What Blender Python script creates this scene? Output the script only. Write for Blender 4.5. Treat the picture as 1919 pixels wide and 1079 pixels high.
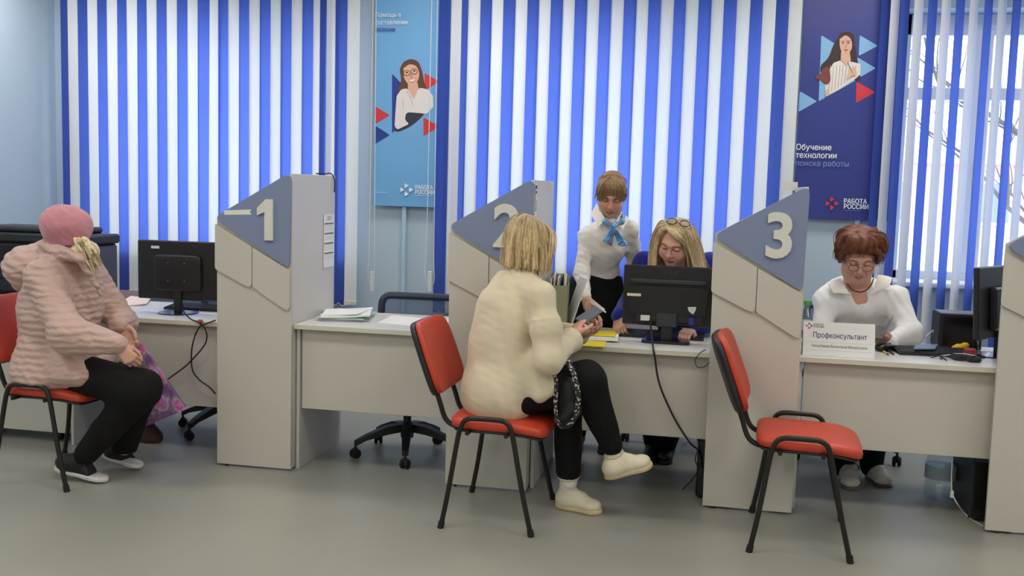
import bpy, math, random
import numpy as np
from mathutils import Vector, Matrix
random.seed(7); RNG = np.random.default_rng(7)
for o in list(bpy.data.objects): bpy.data.objects.remove(o)
SC = bpy.context.scene; COL = SC.collection

# ------------------------------------------------------------------ camera
F_PX, YAW, PITCH, ROLL = 1893.69, 0.199, 0.0968, 0.0277
EYE = np.array([0.0, 0.0, 1.5])
_fw = np.array([-math.sin(YAW)*math.cos(PITCH), math.cos(YAW)*math.cos(PITCH), -math.sin(PITCH)])
_rt = np.array([math.cos(YAW), math.sin(YAW), 0.0]); _up = np.cross(_rt, _fw)
C_R = _rt*math.cos(ROLL)+_up*math.sin(ROLL); C_U = -_rt*math.sin(ROLL)+_up*math.cos(ROLL); C_F = _fw
cd = bpy.data.cameras.new('camera'); cam = bpy.data.objects.new('camera', cd); COL.objects.link(cam)
cd.sensor_width = 36.0; cd.lens = 36.0*F_PX/1919.0; cd.clip_start = 0.05; cd.clip_end = 200
cam.matrix_world = Matrix(((C_R[0], C_U[0], -C_F[0], EYE[0]), (C_R[1], C_U[1], -C_F[1], EYE[1]), (C_R[2], C_U[2], -C_F[2], EYE[2]), (0, 0, 0, 1)))
SC.camera = cam
def at(px, py, Y):
    "world point of a photograph pixel standing at distance Y into the room"
    d = C_F + C_R*(px-959.5)/F_PX - C_U*(py-539.5)/F_PX
    return EYE + d*((Y-EYE[1])/d[1])
def atz(px, py, z):
    d = C_F + C_R*(px-959.5)/F_PX - C_U*(py-539.5)/F_PX
    return EYE + d*((z-EYE[2])/d[2])

# ------------------------------------------------------------------ world, exposure
w = bpy.data.worlds.new('sky'); SC.world = w; w.use_nodes = True
bg = w.node_tree.nodes['Background']; bg.inputs['Color'].default_value = (0.78, 0.88, 1.0, 1); bg.inputs['Strength'].default_value = 4.6
SC.view_settings.view_transform = 'Standard'; SC.view_settings.look = 'None'; SC.view_settings.gamma = 1.0
SC.view_settings.use_curve_mapping = False; SC.view_settings.exposure = 0.0
LAMP_STRENGTH = 12.0; LAMP_COLOR = (1.0, 0.96, 0.88, 1)

# ------------------------------------------------------------------ materials
def lin(c):
    if isinstance(c, str): c = tuple(int(c[i:i+2], 16) for i in (0, 2, 4))
    return tuple(((v/255.0)/12.92 if v/255.0 <= .04045 else ((v/255.0+.055)/1.055)**2.4) for v in c)
MATS = {}
def mat(name, color, rough=.5, metal=0., var=.06, vscale=6., bump=0., bscale=200., stretch=None, spec=.5, coat=0., alpha=None, trans=0.):
    if name in MATS: return MATS[name]
    m = bpy.data.materials.new(name); m.use_nodes = True; nt = m.node_tree; N = nt.nodes; L = nt.links
    b = N['Principled BSDF']; c = lin(color)
    b.inputs['Roughness'].default_value = rough; b.inputs['Metallic'].default_value = metal
    b.inputs['Specular IOR Level'].default_value = spec; b.inputs['Coat Weight'].default_value = coat
    b.inputs['Transmission Weight'].default_value = trans
    tc = N.new('ShaderNodeTexCoord'); mp = N.new('ShaderNodeMapping'); L.new(tc.outputs['Object'], mp.inputs[0])
    if stretch: mp.inputs['Scale'].default_value = stretch
    nz = N.new('ShaderNodeTexNoise'); nz.inputs['Scale'].default_value = vscale; nz.inputs['Detail'].default_value = 4
    L.new(mp.outputs[0], nz.inputs['Vector'])
    mx = N.new('ShaderNodeMix'); mx.data_type = 'RGBA'; L.new(nz.outputs['Fac'], mx.inputs[0])
    mx.inputs[6].default_value = tuple(v*(1-var) for v in c)+(1,); mx.inputs[7].default_value = tuple(min(1, v*(1+var)) for v in c)+(1,)
    L.new(mx.outputs[2], b.inputs['Base Color'])
    if bump > 0:
        n2 = N.new('ShaderNodeTexNoise'); n2.inputs['Scale'].default_value = bscale; n2.inputs['Detail'].default_value = 3
        L.new(mp.outputs[0], n2.inputs['Vector'])
        bp = N.new('ShaderNodeBump'); bp.inputs['Strength'].default_value = bump; bp.inputs['Distance'].default_value = .004
        L.new(n2.outputs['Fac'], bp.inputs['Height']); L.new(bp.outputs[0], b.inputs['Normal'])
    MATS[name] = m; return m
def emit_mat(name, color, strength):
    m = bpy.data.materials.new(name); m.use_nodes = True; nt = m.node_tree; nt.nodes.remove(nt.nodes['Principled BSDF'])
    e = nt.nodes.new('ShaderNodeEmission'); e.inputs['Color'].default_value = color; e.inputs['Strength'].default_value = strength
    nt.links.new(e.outputs[0], nt.nodes['Material Output'].inputs[0]); MATS[name] = m; return m
def slat_mat(name, diff, tr):
    m = bpy.data.materials.new(name); m.use_nodes = True; nt = m.node_tree; N = nt.nodes; L = nt.links; N.remove(N['Principled BSDF'])
    d = N.new('ShaderNodeBsdfDiffuse'); t = N.new('ShaderNodeBsdfTranslucent'); a = N.new('ShaderNodeAddShader')
    tc = N.new('ShaderNodeTexCoord'); nz = N.new('ShaderNodeTexNoise'); mp = N.new('ShaderNodeMapping'); mp.inputs['Scale'].default_value = (300, 300, 12)
    nz.inputs['Scale'].default_value = 1.; L.new(tc.outputs['Object'], mp.inputs[0]); L.new(mp.outputs[0], nz.inputs['Vector'])
    for sh, c in ((d, diff), (t, tr)):
        mx = N.new('ShaderNodeMix'); mx.data_type = 'RGBA'; L.new(nz.outputs['Fac'], mx.inputs[0])
        mx.inputs[6].default_value = tuple(v*.94 for v in c)+(1,); mx.inputs[7].default_value = tuple(v*1.06 for v in c)+(1,)
        L.new(mx.outputs[2], sh.inputs['Color'])
    L.new(d.outputs[0], a.inputs[0]); L.new(t.outputs[0], a.inputs[1]); L.new(a.outputs[0], N['Material Output'].inputs[0]); MATS[name] = m; return m
def glass_mat(name, tint=(1, 1, 1), refl=.08, rough=.02):
    m = bpy.data.materials.new(name); m.use_nodes = True; nt = m.node_tree; N = nt.nodes; L = nt.links; N.remove(N['Principled BSDF'])
    t = N.new('ShaderNodeBsdfTransparent'); t.inputs[0].default_value = tint+(1,)
    g = N.new('ShaderNodeBsdfGlossy'); g.inputs['Roughness'].default_value = rough
    mx = N.new('ShaderNodeMixShader'); mx.inputs[0].default_value = refl
    L.new(t.outputs[0], mx.inputs[1]); L.new(g.outputs[0], mx.inputs[2]); L.new(mx.outputs[0], N['Material Output'].inputs[0]); MATS[name] = m; return m
def col_mat(name, rough=.5, spec=.4, bump=0., bscale=60., stretch=None, sss=0., sheen=0., var=.08, vscale=30.):
    "base colour from the mesh's own colour attribute, a little procedural variation on top"
    m = bpy.data.materials.new(name); m.use_nodes = True; nt = m.node_tree; N = nt.nodes; L = nt.links; b = N['Principled BSDF']
    b.inputs['Roughness'].default_value = rough; b.inputs['Specular IOR Level'].default_value = spec; b.inputs['Sheen Weight'].default_value = sheen
    if sss: b.inputs['Subsurface Weight'].default_value = sss; b.inputs['Subsurface Radius'].default_value = (.01, .004, .002); b.inputs['Subsurface Scale'].default_value = .5
    at_ = N.new('ShaderNodeAttribute'); at_.attribute_name = 'Col'
    tc = N.new('ShaderNodeTexCoord'); mp = N.new('ShaderNodeMapping'); L.new(tc.outputs['Object'], mp.inputs[0])
    if stretch: mp.inputs['Scale'].default_value = stretch
    nz = N.new('ShaderNodeTexNoise'); nz.inputs['Scale'].default_value = vscale; nz.inputs['Detail'].default_value = 4; L.new(mp.outputs[0], nz.inputs['Vector'])
    mr = N.new('ShaderNodeMapRange'); mr.inputs[1].default_value = .3; mr.inputs[2].default_value = .7; mr.inputs[3].default_value = 1-var; mr.inputs[4].default_value = 1+var
    L.new(nz.outputs['Fac'], mr.inputs[0])
    vm = N.new('ShaderNodeVectorMath'); vm.operation = 'SCALE'; L.new(at_.outputs['Color'], vm.inputs[0]); L.new(mr.outputs[0], vm.inputs['Scale'])
    L.new(vm.outputs[0], b.inputs['Base Color'])
    if bump:
        n2 = N.new('ShaderNodeTexNoise'); n2.inputs['Scale'].default_value = bscale; n2.inputs['Detail'].default_value = 5; L.new(mp.outputs[0], n2.inputs['Vector'])
        bp = N.new('ShaderNodeBump'); bp.inputs['Strength'].default_value = bump; bp.inputs['Distance'].default_value = .01
        L.new(n2.outputs['Fac'], bp.inputs['Height']); L.new(bp.outputs[0], b.inputs['Normal'])
    MATS[name] = m; return m

# ------------------------------------------------------------------ mesh builder
def rotm(rx=0, ry=0, rz=0):
    return np.array((Matrix.Rotation(rz, 3, 'Z') @ Matrix.Rotation(ry, 3, 'Y') @ Matrix.Rotation(rx, 3, 'X')))
class MB:
    def __init__(s): s.v = []; s.f = []
    def add(s, vs, fs):
        n = len(s.v); s.v.extend([tuple(map(float, p)) for p in vs]); s.f.extend([tuple(i+n for i in f) for f in fs]); return s
    def box(s, lo, hi, bev=0., R=None, c=None):
        lo = np.array(lo, float); hi = np.array(hi, float); ce = (lo+hi)/2; h = (hi-lo)/2
        if bev <= 0 or bev >= min(h):
            vs = np.array([[x, y, z] for x in (-1, 1) for y in (-1, 1) for z in (-1, 1)])*h
            fs = [(0, 1, 3, 2), (4, 6, 7, 5), (0, 4, 5, 1), (2, 3, 7, 6), (0, 2, 6, 4), (1, 5, 7, 3)]
        else:
            idx = {}; vs = []; fs = []
            for x in (-1, 1):
                for y in (-1, 1):
                    for z in (-1, 1):
                        for a in range(3):
                            p = np.array([x, y, z])*(h-bev); p[a] = (x, y, z)[a]*h[a]; idx[(x, y, z, a)] = len(vs); vs.append(p)
            for a in range(3):
                b_, c_ = (a+1) % 3, (a+2) % 3
                for sg in (-1, 1):
                    q = []
                    for (u, v) in ((-1, -1), (1, -1), (1, 1), (-1, 1)):
                        k = [0, 0, 0]; k[a] = sg; k[b_] = u; k[c_] = v; q.append(idx[(k[0], k[1], k[2], a)])
                    fs.append(tuple(q if sg > 0 else q[::-1]))
                for u in (-1, 1):
                    for v in (-1, 1):
                        q = []
                        for sg, ax in ((-1, b_), (1, b_), (1, c_), (-1, c_)):
                            k = [0, 0, 0]; k[a] = sg; k[b_] = u; k[c_] = v; q.append(idx[(k[0], k[1], k[2], ax)])
                        fs.append(tuple(q if u*v < 0 else q[::-1]))
            for x in (-1, 1):
                for y in (-1, 1):
                    for z in (-1, 1):
                        q = [idx[(x, y, z, a)] for a in range(3)]; fs.append(tuple(q if x*y*z > 0 else q[::-1]))
            vs = np.array(vs)
        if R is not None: vs = vs @ np.array(R).T
        return s.add(vs + (ce if c is None else np.array(c)), fs)
    def prism(s, pts, y0, y1, plane='xz'):
        "outline in a plane pushed from y0 to y1 along the third axis"
        n = len(pts); vs = []
        for y in (y0, y1):
            for a, b in pts: vs.append((a, y, b) if plane == 'xz' else (a, b, y) if plane == 'xy' else (y, a, b))
        fs = [tuple(range(n)), tuple(range(2*n-1, n-1, -1))] + [(i+n, (i+1) % n+n, (i+1) % n, i) for i in range(n)]
        return s.add(vs, fs)
    def tube(s, path, r, n=10, closed=False, cap=True, flat=None):
        P = [np.array(p, float) for p in path]; m = len(P); rs = r if isinstance(r, (list, tuple, np.ndarray)) else [r]*m
        T = []
        for i in range(m):
            a = P[(i-1) % m] if (closed or i > 0) else P[i]; b = P[(i+1) % m] if (closed or i < m-1) else P[i]
            t = b-a; T.append(t/(np.linalg.norm(t)+1e-9))
        u = np.cross(T[0], [0, 0, 1.]);
        if np.linalg.norm(u) < .05: u = np.cross(T[0], [1., 0, 0])
        u /= np.linalg.norm(u); vs = []
        for i in range(m):
            u = u - T[i]*np.dot(u, T[i]); u /= np.linalg.norm(u)+1e-9; v = np.cross(T[i], u)
            for k in range(n):
                a = 2*math.pi*k/n; fu, fv = (1, 1) if flat is None else flat
                vs.append(P[i]+rs[i]*(fu*math.cos(a)*u+fv*math.sin(a)*v))
        fs = []
        for i in range(m if closed else m-1):
            j = (i+1) % m
            for k in range(n): fs.append((i*n+k, i*n+(k+1) % n, j*n+(k+1) % n, j*n+k))
        if cap and not closed: fs += [tuple(range(n-1, -1, -1)), tuple((m-1)*n+k for k in range(n))]
        return s.add(vs, fs)
    def cyl(s, a, b, r, r2=None, n=20): return s.tube([a, b], [r, r if r2 is None else r2], n)
    def lathe(s, prof, c=(0, 0, 0), n=24, R=None):
        vs = []; fs = []; m = len(prof)
        for r, z in prof:
            for k in range(n): a = 2*math.pi*k/n; vs.append((r*math.cos(a), r*math.sin(a), z))
        for i in range(m-1):
            for k in range(n): fs.append((i*n+k, i*n+(k+1) % n, (i+1)*n+(k+1) % n, (i+1)*n+k))
        fs += [tuple(range(n-1, -1, -1)), tuple((m-1)*n+k for k in range(n))]
        vs = np.array(vs)
        if R is not None: vs = vs @ np.array(R).T
        return s.add(vs+np.array(c), fs)
    def ell(s, c, r, n=16, m=10, R=None):
        vs = [(0, 0, -1.)]; fs = []
        for i in range(1, m):
            t = math.pi*i/m
            for k in range(n): a = 2*math.pi*k/n; vs.append((math.sin(t)*math.cos(a), math.sin(t)*math.sin(a), -math.cos(t)))
        vs.append((0, 0, 1.))
        for k in range(n): fs.append((0, 1+(k+1) % n, 1+k)); fs.append((len(vs)-1, 1+(m-2)*n+k, 1+(m-2)*n+(k+1) % n))
        for i in range(m-2):
            for k in range(n): fs.append((1+i*n+k, 1+i*n+(k+1) % n, 1+(i+1)*n+(k+1) % n, 1+(i+1)*n+k))
        vs = np.array(vs)*np.array(r)
        if R is not None: vs = vs @ np.array(R).T
        return s.add(vs+np.array(c), fs)
    def grid(s, fn, nu, nv, wrap=False):
        "surface fn(u,v), u and v in 0..1"
        vs = [fn(i/nu, j/nv) for j in range(nv+1) for i in range(nu+1)]
        return s.add(vs, [(j*(nu+1)+i, j*(nu+1)+i+1, (j+1)*(nu+1)+i+1, (j+1)*(nu+1)+i) for j in range(nv) for i in range(nu)])
    def solid(s, fn, nu, nv, t):
        "a sheet fn(u,v) given thickness t (vector) with closed rim"
        t = np.array(t, float); n = (nu+1)*(nv+1)
        A = [np.array(fn(i/nu, j/nv)) for j in range(nv+1) for i in range(nu+1)]
        fs = []
        for j in range(nv):
            for i in range(nu):
                q = (j*(nu+1)+i, j*(nu+1)+i+1, (j+1)*(nu+1)+i+1, (j+1)*(nu+1)+i); fs.append(q); fs.append(tuple(k+n for k in q[::-1]))
        rim = [i for i in range(nu+1)]+[j*(nu+1)+nu for j in range(1, nv+1)]+[nv*(nu+1)+i for i in range(nu-1, -1, -1)]+[j*(nu+1) for j in range(nv-1, 0, -1)]
        for a, b in zip(rim, rim[1:]+rim[:1]): fs.append((a, a+n, b+n, b))
        return s.add(A+[p-t for p in A], fs)
def mesh_of(mb, name='mesh', fix=True):
    me = bpy.data.meshes.new(name); me.from_pydata(mb.v, [], mb.f); me.update()
    if fix:
        import bmesh
        bm = bmesh.new(); bm.from_mesh(me); bmesh.ops.recalc_face_normals(bm, faces=bm.faces); bm.to_mesh(me); bm.free()
    return me
def obj(name, mb, m, parent=None, loc=None, rz=None, smooth=35., label=None, fix=True):
    me = mb if isinstance(mb, bpy.types.Mesh) else mesh_of(mb, name, fix)
    if smooth:
        me.shade_smooth()
        me.set_sharp_from_angle(angle=math.radians(smooth))
    o = bpy.data.objects.new(name, me); COL.objects.link(o)
    if m is not None and not me.materials: me.materials.append(MATS[m] if isinstance(m, str) else m)
    if parent is not None: o.parent = parent
    if loc is not None: o.location = tuple(map(float, loc))
    if rz is not None: o.rotation_euler = (0, 0, rz)
    if label: o['label'] = label
    return o
def tag(o, label, cat, group=None, kind=None):
    o['label'] = label; o['category'] = cat
    if group: o['group'] = group
    if kind: o['kind'] = kind
    return o
def thing(name, label, cat, loc=(0, 0, 0), rz=0., group=None):
    o = bpy.data.objects.new(name, None); COL.objects.link(o); o.empty_display_size = .1
    o.location = tuple(map(float, loc)); o.rotation_euler = (0, 0, rz)
    return tag(o, label, cat, group)
def struct(name, mb, m, parent=None, **k):
    o = obj(name, mb, m, parent, **k)
    if parent is None: o['kind'] = 'structure'
    return o
def copy_tree(o, parent=None):
    c = o.copy(); COL.objects.link(c)
    if parent is not None: c.parent = parent
    for ch in list(o.children): copy_tree(ch, c)
    return c
def text_mesh(body, size, depth, bold=0., align='CENTER', space=1.):
    cu = bpy.data.curves.new('text', 'FONT'); cu.body = body; cu.size = 1.0; cu.extrude = depth/2/size; cu.offset = bold/size; cu.align_x = align; cu.align_y = 'CENTER'
    cu.resolution_u = 4; cu.space_line = space
    o = bpy.data.objects.new('text', cu); COL.objects.link(o)
    me = bpy.data.meshes.new_from_object(o, depsgraph=bpy.context.evaluated_depsgraph_get())
    me.transform(Matrix.Scale(size, 4)); bpy.data.objects.remove(o); bpy.data.curves.remove(cu); return me
def text_flat(body, size, depth, align='LEFT', space=1.):
    "lettering cut from the font outlines, filled in fine rows"
    cu = bpy.data.curves.new('text', 'FONT'); cu.body = body; cu.size = 1.0; cu.align_x = align; cu.align_y = 'CENTER'; cu.resolution_u = 4; cu.space_line = space; cu.fill_mode = 'NONE'
    o = bpy.data.objects.new('text', cu); COL.objects.link(o); me = bpy.data.meshes.new_from_object(o, depsgraph=bpy.context.evaluated_depsgraph_get())
    co = [np.array(v.co)*size for v in me.vertices]; nb = {}
    for e in me.edges:
        i, j = e.vertices; nb.setdefault(i, []).append(j); nb.setdefault(j, []).append(i)
    bpy.data.objects.remove(o); bpy.data.curves.remove(cu); bpy.data.meshes.remove(me)
    seen = set(); loops = []
    for s0 in sorted(nb):
        if s0 in seen: continue
        lp = [s0]; seen.add(s0); cur = s0
        while True:
            nx = [q for q in nb[cur] if q not in seen]
            if not nx: break
            cur = min(nx, key=lambda q: (q < lp[0], abs(q-cur))); seen.add(cur); lp.append(cur)
        if len(lp) > 2: loops.append(lp)
    mb = MB(); ys = [c[1] for c in co]; st = size/52; y = min(ys)+st/2
    segs = [(co[l[i-1]], co[l[i]]) for l in loops for i in range(len(l))]
    while y < max(ys):      # rows filled by winding number, so crossing strokes stay solid
        xs = sorted((A[0]+(B[0]-A[0])*(y-A[1])/(B[1]-A[1]), 1 if B[1] > A[1] else -1) for A, B in segs if (A[1] > y) != (B[1] > y)); wn = 0
        for x_, s_ in xs:
            if wn == 0: x0 = x_
            wn += s_
            if wn == 0: mb.add([(x0, y-st/2, depth/2), (x_, y-st/2, depth/2), (x_, y+st/2, depth/2), (x0, y+st/2, depth/2)], [(0, 1, 2, 3)])
        y += st
    return mb
def text(name, body, size, m, parent, loc, depth=.0006, bold=0., align='CENTER', rx=math.pi/2, rz=0., space=1., sx=1.):
    mb = text_flat(body, size, depth, align, space)
    if bold:
        v = np.array(mb.v); f = mb.f; mb = MB()
        for dx, dy in ((-1, 0), (1, 0), (0, .7), (0, -.7)): mb.add(v+np.array([dx*bold, dy*bold, dx*.00004+dy*.00002]), f)
    o = obj(name, mesh_of(mb, 'text', fix=False), m, parent, loc=loc, smooth=None)
    o.rotation_euler = (rx, 0, rz); o.scale = (sx, 1, 1); return o
def rpoly(pts, r, n=4):
    "outline with rounded corners"
    out = []; m = len(pts)
    for i in range(m):
        p = np.array(pts[i], float); a = np.array(pts[i-1], float)-p; b = np.array(pts[(i+1) % m], float)-p
        la, lb = np.linalg.norm(a), np.linalg.norm(b); a /= la; b /= lb
        ri = r[i] if isinstance(r, (list, tuple)) else r
        if ri <= 0: out.append(tuple(p)); continue
        ang = math.acos(max(-1, min(1, np.dot(a, b)))); d = min(ri/math.tan(ang/2), la*.45, lb*.45)
        p0 = p+a*d; p1 = p+b*d
        for k in range(n+1): t = k/n; out.append(tuple((1-t)**2*p0+2*t*(1-t)*p+t*t*p1))
    return out
def bez(pts, n=8):
    "Catmull-Rom through the points"
    P = [np.array(p, float) for p in pts]; P = [2*P[0]-P[1]]+P+[2*P[-1]-P[-2]]; out = []
    for i in range(1, len(P)-2):
        for k in range(n):
            t = k/n; a, b, c, d = P[i-1], P[i], P[i+1], P[i+2]
            out.append(.5*(2*b+(c-a)*t+(2*a-5*b+4*c-d)*t*t+(3*b-a-3*c+d)*t**3))
    out.append(P[-2]); return out
def V(*a): return np.array(a, float)
# ------------------------------------------------------------------ palette
mat('wall_paint', (180, 198, 213), .75, var=.02, vscale=2, bump=.08, bscale=150)
mat('wall_white', (205, 205, 200), .8, var=.02, vscale=2)
mat('ceiling_tile', (215, 215, 210), .85, var=.03)
mat('linoleum', (150, 148, 138), .32, var=.07, vscale=2.2, bump=.03, bscale=60)
mat('frame_white', (225, 228, 232), .35, var=.02)
mat('pipe_white', (205, 212, 216), .4, var=.03)
mat('pipe_blue', (170, 200, 215), .4, var=.03)
mat('desk_grey', (196, 191, 180), .45, var=.025, vscale=5, spec=.4)
mat('desk_side', (200, 197, 192), .45, var=.025, vscale=5, spec=.4)
mat('desk_top', (206, 205, 202), .33, var=.02, vscale=5)
mat('edge_band', (206, 202, 186), .45, var=.02)
mat('sign_blue', (122, 134, 164), .5, var=.03)
mat('sign_digit', (212, 212, 202), .5, var=.02)
mat('black_plastic', (30, 30, 32), .42, var=.1, bump=.05, bscale=400)
mat('black_gloss', (22, 22, 25), .2, var=.05)
mat('dark_grey_plastic', (52, 54, 60), .42, var=.06)
mat('black_metal', (34, 32, 30), .38, metal=.3, var=.08)
mat('red_leather', (194, 64, 41), .42, var=.1, vscale=7, bump=.12, bscale=180)
mat('paper', (228, 228, 226), .8, var=.02)
mat('ink', (60, 60, 70), .8)
mat('rubber', (18, 18, 19), .7)
mat('steel', (150, 150, 150), .3, metal=.9)
mat('cord_black', (20, 20, 20), .5); mat('cord_white', (215, 215, 210), .5)
glass_mat('window_glass', (.97, .985, 1.0), .06)
slat_mat('slat_white', (.60, .615, .61), (.215, .225, .24))
slat_mat('slat_blue', (.030, .052, .20), (.070, .108, .36))
mat('slat_weight', (205, 205, 188), .5)

# ------------------------------------------------------------------ the room
X0, X1, YB, YW, ZC = -4.99, 5.2, -3.6, 6.95, 3.15
struct('floor', MB().box((X0-.2, YB-.2, -.1), (X1+.2, YW+.5, 0)), 'linoleum')
struct('ceiling', MB().box((X0-.2, YB-.2, ZC), (X1+.2, YW+.5, ZC+.1)), 'ceiling_tile')
struct('wall_left', MB().box((X0-.2, YB, 0), (X0, YW+.5, ZC)), 'wall_paint')
struct('wall_right', MB().box((X1, YB, 0), (X1+.2, YW+.5, ZC)), 'wall_paint')
struct('wall_behind', MB().box((X0-.2, YB-.2, 0), (X1+.2, YB, ZC)), 'wall_white')
OPEN = [(-4.66, -2.64), (-1.75, .27), (1.13, 3.15)]; ZS, ZT = .98, 2.72; TW = .38
wb = MB(); xs = [X0]+[v for o in OPEN for v in o]+[X1]
for i in range(0, len(xs), 2): wb.box((xs[i], YW, 0), (xs[i+1], YW+TW, ZC))
for a, b in OPEN: wb.box((a, YW, 0), (b, YW+TW, ZS-.03)); wb.box((a, YW, ZT), (b, YW+TW, ZC))
struct('wall_window', wb, 'wall_paint')
struct('baseboard_window', MB().box((X0, YW-.015, 0), (X1, YW, .07), .004), 'frame_white')
for i, (a, b) in enumerate(OPEN):
    root = bpy.data.objects.new('window_%d' % (i+1), None); COL.objects.link(root); root['kind'] = 'structure'; root.location = ((a+b)/2, YW+.2, ZS)
    L = lambda mb: mb
    wd = (b-a)/2; H = ZT-ZS; f = MB()
    f.box((-wd, 0, 0), (-wd+.06, .07, H), .006); f.box((wd-.06, 0, 0), (wd, .07, H), .006)
    f.box((-wd, 0, 0), (wd, .07, .06), .006); f.box((-wd, 0, H-.14), (wd, .07, H), .006)
    obj('window_frame', f, 'frame_white', root)
    m1 = [-wd+.50, wd-.50]
    for x in m1: obj('mullion', MB().box((x-.065, -.01, .05), (x+.065, .075, H-.1), .006), 'frame_white', root)
    obj('transom', MB().box((-wd+.05, -.005, 1.185), (wd-.05, .072, 1.265), .006), 'frame_white', root)
    ed = [-wd+.06, m1[0]-.065, m1[0]+.065, m1[1]-.065, m1[1]+.065, wd-.06]
    for k in range(3):
        for z0, z1 in ((.06, 1.185), (1.265, H-.14)):
            obj('pane', MB().box((ed[2*k], .03, z0), (ed[2*k+1], .036, z1)), 'window_glass', root)
    obj('window_sill', MB().box((-wd-.03, -.26, -.035), (wd+.03, 0.0, 0), .008), 'frame_white', root)
    if i == 2: obj('window_handle', MB().box((m1[0]-.012, -.045, .62), (m1[0]+.012, -.01, .78), .005), 'frame_white', root)

# ceiling luminaires, the room's own lamps
emit_mat('lamp_diffuser', LAMP_COLOR, LAMP_STRENGTH)
names = ['by the windows', 'over the visitors', 'behind the camera', 'at the back wall']
for r, y in enumerate((5.9, 3.3, .7, -1.9)):
    for c, x in enumerate((-4.3, -1.7, .9, 3.5)):
        t = thing('ceiling_light', 'ceiling light panel, %s from left in row %s' % (('one', 'two', 'three', 'four')[c], names[r]), 'ceiling light', (x, y, ZC-.05), group='ceiling light panels')
        fr = MB()
        for s in (-1, 1): fr.box((s*.6-.02, -.32, 0), (s*.6+.02, .32, .05)); fr.box((-.62, s*.3-.02, 0), (.62, s*.3+.02, .05))
        obj('frame', fr, 'frame_white', t); obj('diffuser', MB().box((-.58, -.28, .012), (.58, .28, .03)), 'lamp_diffuser', t)

# heating pipes on the wall
def wall_pipe(px, y0, y1, r, m, label, clips=()):
    a = at(px[0], y0, YW-.03); b = at(px[1], y1, YW-.03); x = (a[0]+b[0])/2; z0 = max(0.0, b[2]); z1 = min(ZC, a[2])
    t = thing('wall_pipe', label, 'pipe', (x, YW-.03, 0)); obj('pipe', MB().cyl((0, 0, z0), (0, 0, z1), r, n=14), m, t)
    for c in clips:
        z = at((px[0]+px[1])/2, c, YW-.03)[2]; obj('pipe_clip', MB().box((-.028, -.02, z-.008), (.028, .03, z+.008), .003), m, t)
wall_pipe((95, 99), -60, 900, .013, 'pipe_white', 'thin white pipe running up the pale wall left of the blinds', (137, 348))
wall_pipe((757, 757), -60, 900, .018, 'pipe_blue', 'pale blue pipe running down the wall below the light blue poster')
wall_pipe((1606, 1606), -60, 900, .018, 'pipe_blue', 'pale blue pipe below the navy poster behind the worker with reddish hair')

# ------------------------------------------------------------------ vertical blinds
YBL = 6.84
def blind(label, slats, ang, zb, zt, skew=()):
    x0 = min(s[0] for s in slats); x1 = max(s[0] for s in slats); n = len(slats)
    t = thing('vertical_blind', label, 'blind', ((x0+x1)/2, YBL, 0), group='blue and white vertical blinds')
    h = zt-zb; sm = {}
    def sl(u, v): return ((u-.5)*.089, -.0035*(1-(2*u-1)**2), v*h)
    for c in 'wb':
        me = mesh_of(MB().grid(sl, 5, 2), 'slat', fix=False); me.materials.append(MATS['slat_white' if c == 'w' else 'slat_blue']); sm[c] = me
    bw = MB().box((-.046, -.006, 0), (.046, .006, .032), .003); wm = mesh_of(bw, 'bottom_weight'); wm.materials.append(MATS['slat_weight'])
    wm2 = mesh_of(bw, 'bottom_weight'); wm2.materials.append(MATS['slat_blue'])
    tops = []
    for (x, c) in slats:
        a = ang+random.uniform(-.03, .03); tl = random.uniform(-.0012, .0012) if (x, c) not in skew else .0068; lx = x-(x0+x1)/2
        s = obj('slat', sm[c], None, t, loc=(lx, 0, zb), smooth=None); s.rotation_euler = (0, tl, a)
        k = obj('bottom_weight', wm if c == 'w' else wm2, None, t, loc=(lx, 0, zb-.016), smooth=None); k.rotation_euler = (0, 0, a)
        tops.append(lx)
    ch = MB()
    for a, b in zip(tops, tops[1:]):
        ch.tube([(a+(b-a)*q/6, -.012-.01*math.sin(math.pi*q/6), zb-.0-.022*math.sin(math.pi*q/6)) for q in range(7)], .0018, 5)
    obj('link_chain', ch, 'cord_white', t, smooth=None)
    obj('head_rail', MB().box((x0-(x0+x1)/2-.06, -.025, zt), (x1-(x0+x1)/2+.06, .025, zt+.04), .004), 'frame_white', t)
    return t
def slx(edges, y): return [at(e, y, YBL)[0] for e in edges]
PIT = .0812
# first window
sl1 = []; xa = slx([158.5], 200)[0]
for k in range(-1, 24): sl1.append((xa+k*.0806, 'b' if k % 2 == 0 else 'w'))
sl1.insert(0, (xa-.0806*1.75, 'b'))
xe = sl1[-1][0]
sl1 += [(xe+.052, 'b'), (xe+.104, 'w'), (xe+.17, 'b'), (xe+.255, 'w')]
BL1 = blind('closed blue and white vertical blind at the left, above monitor and sign one', sl1, .13, .66, 3.04, (sl1[15],))
xa, xb = slx([907, 1458], 150); pit2 = (xb-xa)/24; sl2 = [(xa+k*pit2, 'b' if k % 2 == 0 else 'w') for k in range(-1, 25)]
sl2 = [(xa-pit2*2.85, 'b'), (xa-pit2*1.95, 'b')]+sl2+[(xb+pit2, 'w')]
sl2[1] = (xa-pit2*2.0, 'b'); sl2[2] = (xa-pit2*1.05, 'w')
sl2 = [(slx([831], 150)[0], 'b'), (slx([850], 150)[0]+.004, 'w'), (slx([863], 150)[0], 'b')]+[(xa+k*pit2, 'b' if k % 2 == 0 else 'w') for k in range(-1, 26)]
BL2 = blind('closed blue and white vertical blind in the middle, behind the standing woman', sl2, -.13, .64, 3.04)
x3 = slx([1650, 1690], 120); sl3 = []
for k in range(0, 29): sl3.append((x3[1]+(k-2)*PIT*(.72 if k < 2 else 1), 'b' if k % 2 == 0 else 'w'))
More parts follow.
